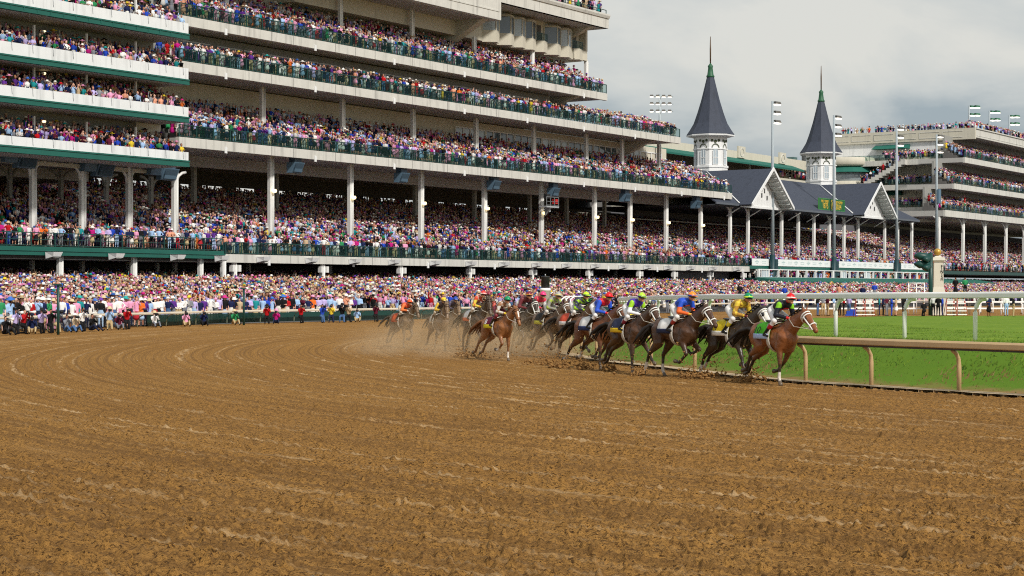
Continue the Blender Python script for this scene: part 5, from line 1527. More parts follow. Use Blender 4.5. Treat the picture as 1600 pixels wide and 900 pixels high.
TPL = ["person in pale blue dress by the white rail behind the horses", "person in navy top and grey shorts behind the horses", "person in white shirt and jeans behind the orange capped jockey", "person in black top and blue trousers right of the leading horse", "person in grey shirt and khaki trousers on the turf edge", "person in burgundy shirt and khaki trousers on the turf edge", "person in pale blue shirt and white trousers on the turf edge", "person in grey top and black trousers on the turf edge", "person in red top and black trousers on the turf edge", "person in lavender shirt and jeans by the blue case", "person in black shirt and trousers beside the step ladders", "person in teal shirt at the step ladders", "person in navy jacket behind the burgundy jacket", "person in burgundy jacket and grey trousers on the turf", "person in a royal blue suit standing on the turf", "person in beige dress right of the royal blue suit", "person in black suit standing alone before the white fence", "person in white top and black trousers left of the pillar base", "person in black shirt and trousers below the pillar", "person in royal blue shirt at the base of the pillar", "person in white uniform and cap, first from the pillar", "person in navy and black dress standing on the turf", "person in white uniform and cap behind the navy dress", "person in white uniform and cap beside the jeans wearer", "person in white shirt, pale jeans and cap on the turf", "person in black shirt and khaki trousers at the right", "person in white uniform at the right edge"]
def tcol(n): return next((a for a in TOPS if a[0] == n), None) or next(a for a in LOWS if a[0] == n)
for (px, py, t, l, dr, h), lab in zip(TP, TPL):
    x, y, z = G(px, py, .06)
    hh = next((a for a in HATS if a[0] == h), (None, None, 0))
    make_person((x, y, .05 if y < 151 else 0), random.uniform(0, 6.28), ('stand', dr, random.choice(['down', 'front', 'wide'])), tcol(t), tcol(l), hh, label=lab, group="people along the turf edge", scale=1.0 if y > 90 else 1)
x, y, z = G(1444, 494.3, .06)
make_person((x, y, .05), R(100), ('kneel', False, 'front'), tcol('black'), tcol('black'), (None, None, 0), label="person in black kneeling on the turf left of the pillar", group="people along the turf edge")
RISE = [(1156, 443, 'black', 'black', False, "person in black suit standing on a stand behind the green cap"), (1226, 446, 'royal blue', 'navy', False, "person in royal blue shirt raised above the white rail"), (1311, 444.5, 'peach', 'khaki', False, "person in orange shirt raised above the white rail"), (1348, 446, 'navy', 'navy', False, "person in navy jacket raised above the white rail"), (1366.5, 441.5, 'royal blue', 'grey', False, "grey haired person in blue shirt raised above the rail"), (1493, 433.5, 'black', 'black', True, "person in black dress standing on a platform by the pillar"), (1508, 433.5, 'green', 'black', False, "person in green shirt with black strap on a platform")]
plat = {}
for (px, yt, t, l, dr, lab) in RISE:
    k = 17.2; x, y = (px - 800) / k, 2800 / k
    zt = CAM_H - (yt - 450) / k - 1.74
    hr = ("grey", "#b5b0a8") if 'grey haired' in lab else ("brown", "#4c3220")
    make_person((x, y, zt), R(90) + random.uniform(-.5, .5), ('stand', dr, 'front'), tcol(t), tcol(l), (None, None, 0), label=lab, group="people along the turf edge", hair=hr)
    rt = empty("riser", (x, y, 0), "small timber riser under the " + lab.replace("standing on a stand ", "").replace("raised above the white rail", "").replace("raised above the rail", "").replace("standing on a platform ", "").replace("on a platform", "").strip(), "riser", "timber risers behind the white rail")
    WOOD = mat("riser_timber", (.16, .13, .09), .8, .2, 2)
    MB().box(x - .42, x + .42, y - .35, y + .35, zt - .08, zt - .005).build("platform", WOOD, rt)
    for sx in (-.36, .36):
        for sy in (-.3, .3): MB().box(x + sx - .03, x + sx + .03, y + sy - .03, y + sy + .03, 0, zt - .081).build("leg", WOOD, rt)

# ---- the rest of the spectators as one mass
def low_variant(bust, dress, arms, hat):
    """small closed prisms per limb, all quads"""
    segs, head = person_segs('stand', dress, arms)
    vs = []; fs = []; rg = []
    def prism(p0, p1, r0, r1, reg, n=4, mid=None):
        p0, p1 = Vector(p0), Vector(p1); a = (p1 - p0).normalized(); s = Vector((0, 1, 0)); s = (s - a * s.dot(a))
        if s.length < .05: s = Vector((1, 0, 0)) - a * a.x
        s.normalize(); t = a.cross(s)
        r0 = r0 if isinstance(r0, tuple) else (r0, r0); r1 = r1 if isinstance(r1, tuple) else (r1, r1)
        rings = [(p0 - a * min(r0) * .8, (r0[0] * .5, r0[1] * .5)), (p0, r0), (p1, r1), (p1 + a * min(r1) * .8, (r1[0] * .5, r1[1] * .5))]
        if mid is False: rings = [(p0, r0), (p1, r1)]
        k = len(vs)
        for (c, r) in rings:
            for q in range(n):
                th = 2 * math.pi * (q + .5) / n; vs.append(c + s * (math.cos(th) * r[0] * 1.12) + t * (math.sin(th) * r[1] * 1.12)); rg.append(reg)
        for i in range(len(rings) - 1):
            for q in range(n): fs.append((k + i * n + q, k + i * n + (q + 1) % n, k + (i + 1) * n + (q + 1) % n, k + (i + 1) * n + q))
        m = k + (len(rings) - 1) * n
        if n == 4: fs.append((k + 3, k + 2, k + 1, k)); fs.append((m, m + 1, m + 2, m + 3))
        elif n == 6:
            fs.append((k + 3, k + 2, k + 1, k)); fs.append((k + 5, k + 4, k + 3, k)); fs.append((m, m + 1, m + 2, m + 3)); fs.append((m, m + 3, m + 4, m + 5))
    hx, _, hz = head
    prism((hx, 0, hz - .06), (hx - .01, 0, hz + .05), (.075, .085), (.08, .095), 0, 6)
    prism((hx - .04, 0, hz - .01), (hx - .03, 0, hz + .08), (.085, .08), (.08, .08), 3, 6)
    if hat:
        w = .26 if dress else .18
        prism((hx - .02, 0, hz + .065), (hx - .02, 0, hz + .09), (w, w), (w * .9, w * .9), 5, 6, False)
        prism((hx - .02, 0, hz + .09), (hx - .02, 0, hz + .20), (.11, .11), (.085, .085), 5, 6, False)
    for s in segs:
        z = max(s[0][2], s[1][2]); reg = s[4]
        if bust and z < .9: continue
        if reg == 3 or z > hz - .08 and reg == 0 and abs(s[0][1]) < .02: continue
        if s[0][2] == hz - .04 or s[0][2] == hz - .03: continue
        if reg == 4: continue
        big = isinstance(s[2], tuple) and s[2][0] > .1
        prism(s[0], s[1], s[2], s[3], reg, 6 if big else 4, None if big else False)
    return np.array([tuple(v) for v in vs]), np.array(fs, np.int32), np.array(rg)

def crowd():
    pts = []          # x y z full
    rng = RNG
    for (u0, u1, v, z, full, gap) in ROWS:
        n = max(1, int((u1 - u0) / gap))
        u = np.linspace(u0, u1, n) + rng.normal(0, .10, n)
        vv = v + rng.normal(0, .08, n)
        q = P0[None] + u[:, None] * DU + vv[:, None] * DN
        px = 800 + q[:, 0] / q[:, 1] * FPX
        k = (px > -60) & (px < 1660) & (rng.random(n) > .05)
        if abs(v + .55) < .01 and abs(z - 5.47) < .01: k &= ~((px > -10) & (px < 648))
        pts.append(np.stack([q[:, 0], q[:, 1], np.full(n, z), np.full(n, float(full))], 1)[k])
    for (u, v0, v1, z, full) in CROSS:
        n = max(1, int((v1 - v0) / .6)); vv = np.linspace(v0, v1, n) + rng.normal(0, .1, n)
        q = P0[None] + u * DU + vv[:, None] * DN
        zz = np.linspace(z[0], z[1], n) if isinstance(z, tuple) else np.full(n, z)
        k = rng.random(n) > .06
        pts.append(np.stack([q[:, 0], q[:, 1], zz, np.full(n, float(full))], 1)[k])
    # apron between the outer rail and the stands
    for v in np.arange(40.0, -13.5, -.92):
        u = np.arange(-60, 300, .60 if v > 0 else .66); n = len(u)
        u = u + rng.normal(0, .14, n); vv = v + rng.normal(0, .2, n)
        q = P0[None] + u[:, None] * DU + vv[:, None] * DN
        px = 800 + q[:, 0] / q[:, 1] * FPX
        d = np.full(n, 99.0)
        near = v > 30
        k = (px > -70) & (px < 1660) & (rng.random(n) > .07)
        if v > 26:
            P = OUT[:, :2]
            for i in np.where(k)[0]:
                e_ = P - q[i]; j = int(np.argmin((e_ ** 2).sum(1)))
                t = OT[j]; side = -(t[0] * (q[i] - P[j])[1] - t[1] * (q[i] - P[j])[0])
                # spectators stand to the left of the rail seen along its path
                dist = math.hypot(*(q[i] - P[j])) * (-1 if side > 0 else 1)
                lim = 1.75 if px[i] < 580 else .95
                if dist < lim: k[i] = False
        k &= ~((v < 2) & (u > UEL) & (v > -9.5) & False)
        z = np.interp(vv, [-14, -9, 5, 29, 36], [2.4, 2.2, 1.45, .05, 0])
        pts.append(np.stack([q[:, 0], q[:, 1], z, np.zeros(n)], 1)[k])
    P = np.concatenate(pts)
    n = len(P)
    print("crowd", n)
    yaw = np.arctan2(58 - P[:, 1], 2 - P[:, 0]) + rng.normal(0, .4, n)
    sc = rng.uniform(.93, 1.08, n)
    def choose(tab, m):
        w = np.array([t[2] for t in tab], float); return rng.choice(len(tab), m, p=w / w.sum())
    topc = np.stack([srgb(t[1]) for t in TOPS]); lowc = np.stack([srgb(t[1]) for t in LOWS]); hairc = np.stack([srgb(h[1]) for h in HAIRS]); skc = np.stack([srgb(s) for s in SKINS])
    hatc = np.stack([srgb(h[1]) for h in HATS if h[0]])
    VV = []; FF = []; CC = []; base = 0
    specs = []
    arms = ['down', 'phone', ('phone', 'down'), 'front', ('up', 'down'), 'wide']
    cls = rng.integers(0, 6, n); dress = rng.random(n) < .45; hat = rng.random(n) < np.where(dress, .50, .34); full = P[:, 3] > .5
    for a in range(6):
        for d in (False, True):
            for h in (False, True):
                for f in (False, True):
                    s = np.where((cls == a) & (dress == d) & (hat == h) & (full == f))[0]
                    if not len(s): continue
                    V, Fq, rg = low_variant(not f, d, arms[a], h)
                    c, sn = np.cos(yaw[s]), np.sin(yaw[s])
                    X = (V[None, :, 0] * c[:, None] - V[None, :, 1] * sn[:, None]) * sc[s, None] + P[s, 0, None]
                    Y = (V[None, :, 0] * sn[:, None] + V[None, :, 1] * c[:, None]) * sc[s, None] + P[s, 1, None]
                    Z = V[None, :, 2] * sc[s, None] + P[s, 2, None]
                    m = len(s)
                    tc_ = topc[choose(TOPS, m)]; lc = lowc[choose(LOWS, m)]
                    if d: lc = np.where(rng.random((m, 1)) < .75, tc_, lc)
                    pal = np.stack([skc[rng.choice(6, m, p=SKINP)], tc_, lc, hairc[rng.choice(5, m, p=[.32, .28, .12, .08, .20])], np.zeros((m, 3)) + .02, hatc[rng.choice(len(hatc), m, p=np.array([q[2] for q in HATS if q[0]]) / sum(q[2] for q in HATS if q[0]))]], 1)
                    pal = pal * rng.uniform(.60, 1.08, (m, 6, 1))
                    VV.append(np.stack([X, Y, Z], -1).reshape(-1, 3)); CC.append(pal[:, rg].reshape(-1, 3))
                    FF.append((Fq[None] + base + (np.arange(m) * len(V))[:, None, None]).reshape(-1, 4)); base += m * len(V)
    V = np.concatenate(VV).astype(np.float32); Fq = np.concatenate(FF).astype(np.int32); C = np.clip(np.concatenate(CC), 0, 1)
    me = bpy.data.meshes.new("crowd")
    me.vertices.add(len(V)); me.vertices.foreach_set("co", V.ravel())
    me.loops.add(Fq.size); me.loops.foreach_set("vertex_index", Fq.ravel())
    me.polygons.add(len(Fq)); me.polygons.foreach_set("loop_start", np.arange(0, Fq.size, 4, dtype=np.int32)); me.polygons.foreach_set("loop_total", np.full(len(Fq), 4, np.int32))
    at = me.color_attributes.new("Col", 'BYTE_COLOR', 'POINT')
    s = np.where(C <= .0031308, C * 12.92, 1.055 * C ** (1 / 2.4) - .055)
    at.data.foreach_set("color_srgb", np.concatenate([s, np.ones((len(s), 1))], 1).astype(np.float32).ravel())
    me.materials.append(attr_mat("crowd_clothing", .85, .15, noise=0)); me.update(calc_edges=True)
    o = bpy.data.objects.new("crowd", me); COL.objects.link(o)
    tag(o, kind="stuff")
crowd()
# sloping ground under the apron crowd
mb = MB()
vs = [(29, .02), (5, 1.43), (-9, 2.18), (-14, 2.38)]
mb.add([F(u, v, z) for v, z in vs for u in (-70, 320)], [(2 * i, 2 * i + 1, 2 * i + 3, 2 * i + 2) for i in range(3)])
mb.build("apron", mat("apron_paving", (.12, .115, .11), .9, .15, .8), kind="structure")
# ------------------------------------------------------------------ racehorses and jockeys
FRONT = {'plant': (8, -2, 25), 'reach': (48, 40, 55), 'fold': (58, -70, -120), 'half': (30, -50, -100), 'back': (-32, -46, -85), 'land': (26, 20, 40)}
HIND = {'plant': (30, -38, 0, 35), 'drive': (-8, -58, -34, -75), 'tuck': (62, -18, 22, 40), 'swing': (40, -62, -22, -80), 'push': (5, -52, -20, -20)}
def chain(p, angs, lens, y, dy=0.0):
    pts = [Vector(p)]
    for a, l in zip(angs, lens):
        q = pts[-1]
        pts.append(Vector((q.x + math.sin(R(a)) * l, q.y + dy * l, q.z - math.cos(R(a)) * l)))
    return pts
def horse_segs(legs, neck=36, turn=0.0, head_down=46):
    """regions: 0 coat 1 dark points 2-5 pasterns of fl fr hl hr 6 muzzle 7 blaze 8-11 hooves"""
    S = []
    S.append(((-.66, 0, 1.36), (-.30, 0, 1.36), (.26, .28), (.25, .27), 0))
    S.append(((-.40, 0, 1.33), (.10, 0, 1.25), (.25, .27), (.285, .335), 0))
    S.append(((.05, 0, 1.24), (.42, 0, 1.22), (.285, .34), (.25, .36), 0))
    S.append(((.42, 0, 1.24), (.62, 0, 1.24), (.24, .34), (.19, .25), 0))
    S.append(((-.70, 0, 1.30), (-.80, 0, 1.18), (.22, .22), (.17, .16), 0))
    S.append(((.10, 0, 1.50), (.40, 0, 1.56), .09, .10, 0))
    S.append(((.52, .09, 1.06), (.60, .08, 1.16), .13, .12, 0)); S.append(((.52, -.09, 1.06), (.60, -.08, 1.16), .13, .12, 0))
    n0 = Vector((.48, 0, 1.40)); L = .84
    d = Vector((math.cos(R(neck)), math.sin(R(turn)) * .9, math.sin(R(neck)))).normalized()
    m = n0 + d * (L * .5) + Vector((0, 0, .03)); pl = n0 + d * L
    S.append((tuple(n0), tuple(m), (.16, .29), (.115, .215), 0))
    S.append((tuple(m), tuple(pl), (.115, .21), (.09, .14), 0))
    h = Vector((math.cos(R(-head_down)), math.sin(R(turn * 1.6)), math.sin(R(-head_down)))).normalized()
    fh = pl + h * .10 + Vector((0, 0, -.015)); md = pl + h * .34; mz = pl + h * .60
    up = Vector((-h.z, 0, h.x)); up = up if up.z > 0 else -up
    S.append((tuple(pl), tuple(fh), (.085, .115), (.098, .125), 0))
    S.append((tuple(fh), tuple(md), (.10, .12), (.07, .085), 0))
    S.append((tuple(md), tuple(mz), (.068, .08), (.062, .068), 0))
    S.append((tuple(mz - h * .05), tuple(mz + h * .01 - up * .02), (.064, .066), (.055, .05), 6))
    S.append((tuple(fh - up * .09), tuple(md - up * .05), (.07, .08), (.05, .05), 0))
    S.append((tuple(fh + up * .095 + h * .02), tuple(md + up * .075), .028, .02, 7))
    for s in (-1, 1):
        S.append((tuple(pl + Vector((-.02, s * .055, .07)) - h * .02), tuple(pl + Vector((.0, s * .08, .23)) - h * .02), (.036, .022), (.012, .012), 0))
        S.append((tuple(fh + h * .06 + up * .035 + Vector((0, s * .095, 0))), tuple(fh + h * .085 + up * .035 + Vector((0, s * .097, 0))), .022, .02, 1))
        S.append((tuple(mz + up * .015 + Vector((0, s * .045, 0))), tuple(mz + h * .02 + Vector((0, s * .045, 0))), .02, .018, 1))
    for i, (nm, s) in enumerate(zip(legs[:2], (1, -1))):       # front: left (+y) then right
        y = s * .17
        pts = chain((.42, y, 1.02), FRONT[nm], (.40, .36, .15), y, 0)
        S.append(((.50, s * .15, 1.28), (.40, y, 1.00), (.13, .22), (.10, .15), 0))
        S.append((tuple(pts[0]), tuple(pts[1]), (.092, .115), (.055, .06), 0))
        S.append((tuple(pts[1] + (pts[1] - pts[0]) * -.03), tuple(pts[1] + (pts[2] - pts[1]) * .12), .058, .05, 1))
        S.append((tuple(pts[1]), tuple(pts[1].lerp(pts[2], .62)), .048, .041, 1))
        S.append((tuple(pts[1].lerp(pts[2], .6)), tuple(pts[2]), .042, .05, 2 + i))
        S.append((tuple(pts[2]), tuple(pts[2].lerp(pts[3], .75)), .044, .042, 2 + i))
        hd = (pts[3] - pts[2]).normalized()
        S.append((tuple(pts[3] - hd * .03), tuple(pts[3] + hd * .025), (.052, .056), (.062, .068), 8 + i))
    for i, (nm, s) in enumerate(zip(legs[2:], (1, -1))):
        y = s * .15
        pts = chain((-.62, y, 1.30), HIND[nm], (.36, .46, .42, .15), y, 0)
        S.append(((-.64, s * .13, 1.32), tuple(pts[1]), (.17, .26), (.13, .175), 0))
        S.append((tuple(pts[1]), tuple(pts[1].lerp(pts[2], .55)), (.125, .165), (.08, .105), 0))
        S.append((tuple(pts[1].lerp(pts[2], .5)), tuple(pts[2]), (.078, .10), (.055, .066), 0))
        S.append((tuple(pts[2]), tuple(pts[2].lerp(pts[3], .2)), .06, .048, 1))
        S.append((tuple(pts[2]), tuple(pts[2].lerp(pts[3], .6)), .052, .044, 1))
        S.append((tuple(pts[2].lerp(pts[3], .58)), tuple(pts[3]), .044, .052, 4 + i))
        S.append((tuple(pts[3]), tuple(pts[3].lerp(pts[4], .75)), .045, .042, 4 + i))
        hd = (pts[4] - pts[3]).normalized()
        S.append((tuple(pts[4] - hd * .03), tuple(pts[4] + hd * .025), (.05, .054), (.06, .066), 10 + i))
    return S, dict(poll=pl, muzzle=mz, head=h, up=up, fore=fh, mid=md, n0=n0, nm=m, crest=d)

HORSEM = attr_mat("horse_coat", .38, .5, sheen=.0, noise=.16, nscale=6)
def _coat_bump():
    nt = HORSEM.node_tree; N = nt.nodes.new
    tc = N("ShaderNodeTexCoord"); n = N("ShaderNodeTexNoise"); n.inputs['Scale'].default_value = 9; n.inputs['Detail'].default_value = 3
    nt.links.new(tc.outputs['Object'], n.inputs['Vector'])
    bp = N("ShaderNodeBump"); bp.inputs['Strength'].default_value = .55; bp.inputs['Distance'].default_value = .035
    nt.links.new(n.outputs[0], bp.inputs['Height']); nt.links.new(bp.outputs[0], nt.nodes["Principled BSDF"].inputs['Normal'])
_coat_bump()
HAIRM = {}
SILK = attr_mat("jockey_silks", .5, .35, noise=.05, nscale=12)
def lin(c): return tuple(srgb(c)) if isinstance(c, str) else c

def jockey_segs(tuck=0.0, gaze=0.0):
    """horse frame. regions 0 skin 1 body silk 2 sleeves 3 breeches 4 boots 5 chest panel 6 collar 7 boot cuff 8 cuffs"""
    S = []
    hp = Vector((-.10, 0, 1.93 - tuck * .05)); sh = Vector((.36, 0, 2.08 - tuck * .14)); mid = hp.lerp(sh, .5) + Vector((-.01, 0, .06))
    S.append((tuple(hp + Vector((-.02, 0, 0))), tuple(hp.lerp(mid, .6)), (.165, .135), (.145, .12), 3))
    S.append((tuple(hp.lerp(mid, .6)), tuple(mid.lerp(sh, .3)), (.145, .12), (.17, .13), 1))
    S.append((tuple(mid.lerp(sh, .2)), tuple(sh), (.17, .13), (.175, .115), 1))
    S.append((tuple(sh + Vector((-.02, -.13, 0))), tuple(sh + Vector((-.02, .13, 0))), .085, .085, 1))
    S.append((tuple(sh + Vector((.02, 0, -.08))), tuple(mid + Vector((.06, 0, -.08))), (.13, .05), (.11, .05), 5))
    nk = sh + Vector((.06, 0, .05)); hd = sh + Vector((.19, gaze * .03, .13))
    S.append((tuple(sh + Vector((.01, 0, .02))), tuple(nk + Vector((.03, 0, .02))), .07, .062, 6))
    S.append((tuple(hd), tuple(hd + Vector((.03, 0, -.02))), (.08, .10), (.075, .085), 0))
    S.append((tuple(hd + Vector((.055, 0, -.07))), tuple(hd + Vector((.075, 0, -.09))), (.052, .045), (.04, .032), 0))
    S.append((tuple(hd + Vector((.10, 0, -.015))), tuple(hd + Vector((.118, 0, -.045))), .016, .02, 0))
    for s in (-1, 1):
        S.append((tuple(hd + Vector((-.005, s * .085, -.03))), tuple(hd + Vector((-.005, s * .087, .0))), (.014, .022), (.014, .022), 0))
        kn = Vector((.30, s * .27, 1.66)); an = Vector((-.02, s * .315, 1.33))
        S.append((tuple(hp + Vector((0, s * .09, -.02))), tuple(kn), (.11, .115), (.072, .075), 3))
        S.append((tuple(kn), tuple(kn.lerp(an, .35)), .068, .062, 3))
        S.append((tuple(kn.lerp(an, .3)), tuple(kn.lerp(an, .5)), .066, .062, 7))
        S.append((tuple(kn.lerp(an, .42)), tuple(an), .060, .042, 4))
        S.append((tuple(an + Vector((-.03, 0, -.02))), tuple(an + Vector((.16, s * .02, -.05))), (.04, .04), (.035, .03), 4))
        el = Vector((.34, s * .27, 1.80 - tuck * .06)); wr = Vector((.62, s * .08, 1.74))
        S.append((tuple(sh + Vector((-.01, s * .18, -.02))), tuple(el), (.075, .08), .062, 2))
        S.append((tuple(el), tuple(el.lerp(wr, .8)), .060, .045, 2))
        S.append((tuple(el.lerp(wr, .75)), tuple(wr), .044, .036, 8))
        d = (wr - el).normalized()
        S.append((tuple(wr), tuple(wr + d * .06), (.036, .026), (.040, .026), 0))
        for f in range(4):
            b = wr + d * .07 + Vector((0, 0, .026 - f * .017)); t_ = b + Vector((.03, -s * .035, -.004))
            S.append((tuple(b), tuple(t_), .011, .010, 0))
        S.append((tuple(wr + d * .03 + Vector((0, 0, .03))), tuple(wr + d * .085 + Vector((0, -s * .015, .04))), .011, .010, 0))
    return S, hd

def strap(mb, pts, r, n=5): mb.tube(pts, r, n)
def number_mark(parent, M, txt, colr, name="number", size=.2):
    return text_part(txt, size, .003, M, name, colr, parent)

def make_horse(px, py, yaw_off, legs, coat, points, jk, label, jlabel, scale=1.0, neck=36, headdn=46, turn=0.0, socks=(), blaze=None, dust=0.0, bridle=None, hood=None, cloth=("#ffffff", None, None), tuck=0.0, tailup=.4, shadow_roll=None, behind=0.0, wraps=None):
    x, y, _ = G(px, py, 0.0)
    y += behind; x *= (y / (y - behind)) if behind else 1
    to_cam = math.atan2(-y, -x)
    yaw = to_cam + R(yaw_off)          # positive turns the nose towards the right of the picture
    segs, hd = horse_segs(legs, neck, turn, headdn)
    me, V, lab = blob(segs, .024, 3)
    reg = np.array([s[4] for s in segs])[lab]
    coat = np.array(lin(coat)); pts_ = np.array(lin(points)); dc = np.array((.34, .20, .095))
    C = np.tile(coat, (len(V), 1))
    # dapple the coat: darker crest and legs, warmer flank
    low = np.clip((1.05 - V[:, 2]) / .5, 0, 1)[:, None]
    isleg = np.isin(lab, [i for i, s in enumerate(segs) if s[4] in (0,) and max(s[0][2], s[1][2]) < 1.05])
    C = np.where(isleg[:, None], C * (1 - .75 * low) + pts_ * .75 * low, C)
    C[np.isin(reg, [1, 2, 3, 4, 5])] = pts_
    C[np.isin(reg, [8, 9, 10, 11])] = (.10, .075, .05)
    C[reg == 6] = pts_ * .8 + .012
    for i, k in enumerate(('fl', 'fr', 'hl', 'hr')):
        if k in socks: C[reg == 2 + i] = (.66, .60, .52)
        if wraps and k in wraps: C[reg == 2 + i] = (.62, .50, .36)
    if blaze: C[reg == 7] = (.74, .70, .64)
    if hood: 
        hr = np.array([s[4] for s in segs]); k = np.isin(lab, [i for i in range(10, 16)]) & (np.abs(V[:, 1] - 0) < .3)
        C[k & (reg != 6)] = lin(hood)
    n_ = vnoise(V[:, 0] * 9 + 40, V[:, 2] * 9 + V[:, 1] * 5 + 40, 77)[:, None]
    dl = np.clip(max(dust, .10) * .62 * (1.15 - V[:, 2:3] * .35) * (.6 + .8 * n_), 0, .85)
    C = C * (1 - dl) + dc * dl
    root = empty("racehorse", (x, y, 0), label, "racehorse", "field of galloping racehorses", rz=yaw)
    root.scale = (scale,) * 3
    # feet to the ground: lowest hoof touches the dirt
    zmin = float(V[:, 2].min()); root.location.z = -zmin * scale - .035
    root.rotation_euler = (R(-3) if yaw_off > 0 else R(-2), 0, yaw)
    set_colors(me, C); me.materials.clear(); me.materials.append(HORSEM); me.name = "body"
    b = bpy.data.objects.new("body", me); COL.objects.link(b); b.parent = root
    ORIG[root] = Vector((0, 0, 0))
    hk = tuple(np.round(pts_, 3))
    if hk not in HAIRM: HAIRM[hk] = mat("horse_hair_%d" % len(HAIRM), hk, .7, .3, 8)
    hm = HAIRM[hk]
    # tail streaming behind
    mb = MB()
    for q in range(9):
        a = (q - 4) * .022; k = random.uniform(.85, 1.1)
        mb.tube([(-.86, a * .5, 1.38), (-1.02, a * 1.2, 1.42 + tailup * .08), (-1.22 * k, a * 2.2 + random.uniform(-.04, .04), 1.32 + tailup * .12), (-1.45 * k, a * 3 + random.uniform(-.07, .07), 1.08 + tailup * .2), (-1.58 * k, a * 3.5 + random.uniform(-.1, .1), .86 + tailup * .25)], [.045, .055, .05, .035, .008], 5)
    mb.build("tail", hm, root)
    # mane along the crest
    mb = MB(); P_, N0 = hd['poll'], hd['n0']
    for q in range(16):
        t = q / 15; c0 = N0.lerp(P_, t) + Vector((-.06, 0, .10 + .10 * (1 - t)))
        w = -1 if q % 2 else 1
        mb.tube([c0 + Vector((.03, 0, -.03)), c0 + Vector((-.02, .02 * w, .04)), c0 + Vector((-.09, .05 * w, .035 + random.uniform(-.01, .03))), c0 + Vector((-.17, .07 * w, .0))], [.03, .032, .024, .006], 4)
    mb.build("mane", hm, root)
    # bridle and reins
    h, up, fh, md, mz, pl = hd['head'], hd['up'], hd['fore'], hd['mid'], hd['muzzle'], hd['poll']
    bm_ = mat("bridle_" + (bridle or "leather"), lin({"white": "#e8e6e0", "leather": "#3a2415", "black": "#15130f"}[bridle or "leather"]), .5, .1, 8)
    mb = MB()
    def loop(c, a, b_, off=0.0, r=.014):
        y_ = Vector((0, 1, 0)); pp = [c + up * (math.sin(t) * a - off) + y_ * (math.cos(t) * b_) for t in np.linspace(0, 2 * math.pi, 13)]
        mb.tube(pp, r, 4)
    rr = .019 if bridle == 'white' else .012
    loop(md + h * .08, .098, .086, .008, rr); loop(fh, .145, .118, .02, rr)
    loop(pl.lerp(fh, .3), .15, .108, .03, rr)
    for s in (-1, 1):
        mb.tube([fh + Vector((0, s * .118, 0)), md + h * .08 + Vector((0, s * .09, -.01)), mz + h * -.07 + Vector((0, s * .072, -.03))], rr, 4)
    mb.build("bridle", bm_, root)
    mb = MB()
    for s in (-1, 1): mb.tube([mz - h * .08 + Vector((0, s * .075, -.03)), hd['nm'] + Vector((.12, s * .16, -.12)), Vector((.66, s * .10, 1.72))], .011, 4)
    mb.build("reins", mat("rein_tan", (.35, .20, .10) if bridle != 'white' else (.55, .5, .42), .6, .1, 5), root)
    if shadow_roll:
        mb = MB(); y_ = Vector((0, 1, 0)); c = md + h * .09
        mb.tube([c + up * (math.sin(t) * .09 + .012) + y_ * (math.cos(t) * .085) for t in np.linspace(-.3, math.pi + .3, 10)], .042, 7); mb.build("shadow_roll", mat("noseband_" + shadow_roll, lin({"white": "#ddd8cc", "black": "#141210"}[shadow_roll]), .9, .1, 6), root)
    if hood:
        for s in (-1, 1):
            c = fh + h * .05 + up * .03 + Vector((0, s * .10, 0))
            mb = MB(); mb.tube([c + Vector((0, s * -.02, 0)), c + Vector((0, s * .025, 0))], .055, 10); mb.build("blinker_cup", BLACKP, root)
    # saddle cloth hugging the barrel, saddle, girth
    def shell(x0, x1, a0, a1, rx, rz, zc, m, name, par, nx=5, na=14, th=.012):
        vs = []; fs = []
        for layer in (0, th):
            for i in range(nx):
                for j in range(na):
                    xx = x0 + (x1 - x0) * i / (nx - 1); a = a0 + (a1 - a0) * j / (na - 1)
                    k = 1.0 + .02 * math.sin(3 * i + 5 * j)
                    vs.append((xx, math.sin(a) * (rx + layer) * k, zc + math.cos(a) * (rz + layer) * k))
        N_ = nx * na
        for i in range(nx - 1):
            for j in range(na - 1):
                a = i * na + j; q = (a, a + 1, a + na + 1, a + na); fs.append(q); fs.append(tuple(N_ + k for k in q[::-1]))
        edge = [i * na for i in range(nx)] + [(nx - 1) * na + j for j in range(1, na)] + [i * na + na - 1 for i in range(nx - 2, -1, -1)] + [j for j in range(na - 2, 0, -1)]
        for k in range(len(edge)):
            a, b2 = edge[k], edge[(k + 1) % len(edge)]; fs.append((a, b2, N_ + b2, N_ + a))
        q = MB(); q.add(vs, fs, 0, True); return q.build(name, m, par)
    cc, c2, num = cloth
    cm = mat("saddle_cloth_" + cc, lin(cc), .8, .06, 6)
    sc_ = shell(-.48, .16, -1.75, 1.75, .305, .345, 1.275, cm, "saddle_cloth", root)
    if c2: 
        shell(-.475, .12, -1.76, -1.42, .325, .365, 1.275, mat("cloth_band_" + c2, lin(c2), .8, .06, 6), "cloth_band", sc_, 4, 4); shell(-.475, .12, 1.42, 1.76, .325, .365, 1.275, mat("cloth_band_" + c2, lin(c2), .8, .06, 6), "cloth_band", sc_, 4, 4)
    shell(.06, .17, -3.05, 3.05, .318, .36, 1.26, mat("girth_pale", (.55, .52, .46), .8, .1, 6), "girth", root, 3, 26)
    mb = MB(); mb.tube([(-.24, 0, 1.66), (-.05, 0, 1.635), (.16, 0, 1.68)], [(.16, .035), (.15, .03), (.10, .05)], 10); mb.build("saddle", mat("saddle_leather", (.03, .02, .015), .4, .2, 6), root)
    if num:
        for s in (-1, 1):
            o_ = Vector((-.30, s * .342, 1.42))
            number_mark(sc_, face_matrix(o_, (s * -1, 0, 0), (0, -s * .38, .92)), num[0], mat("number_" + num[1], lin(num[1]), .7, 0), size=.26)
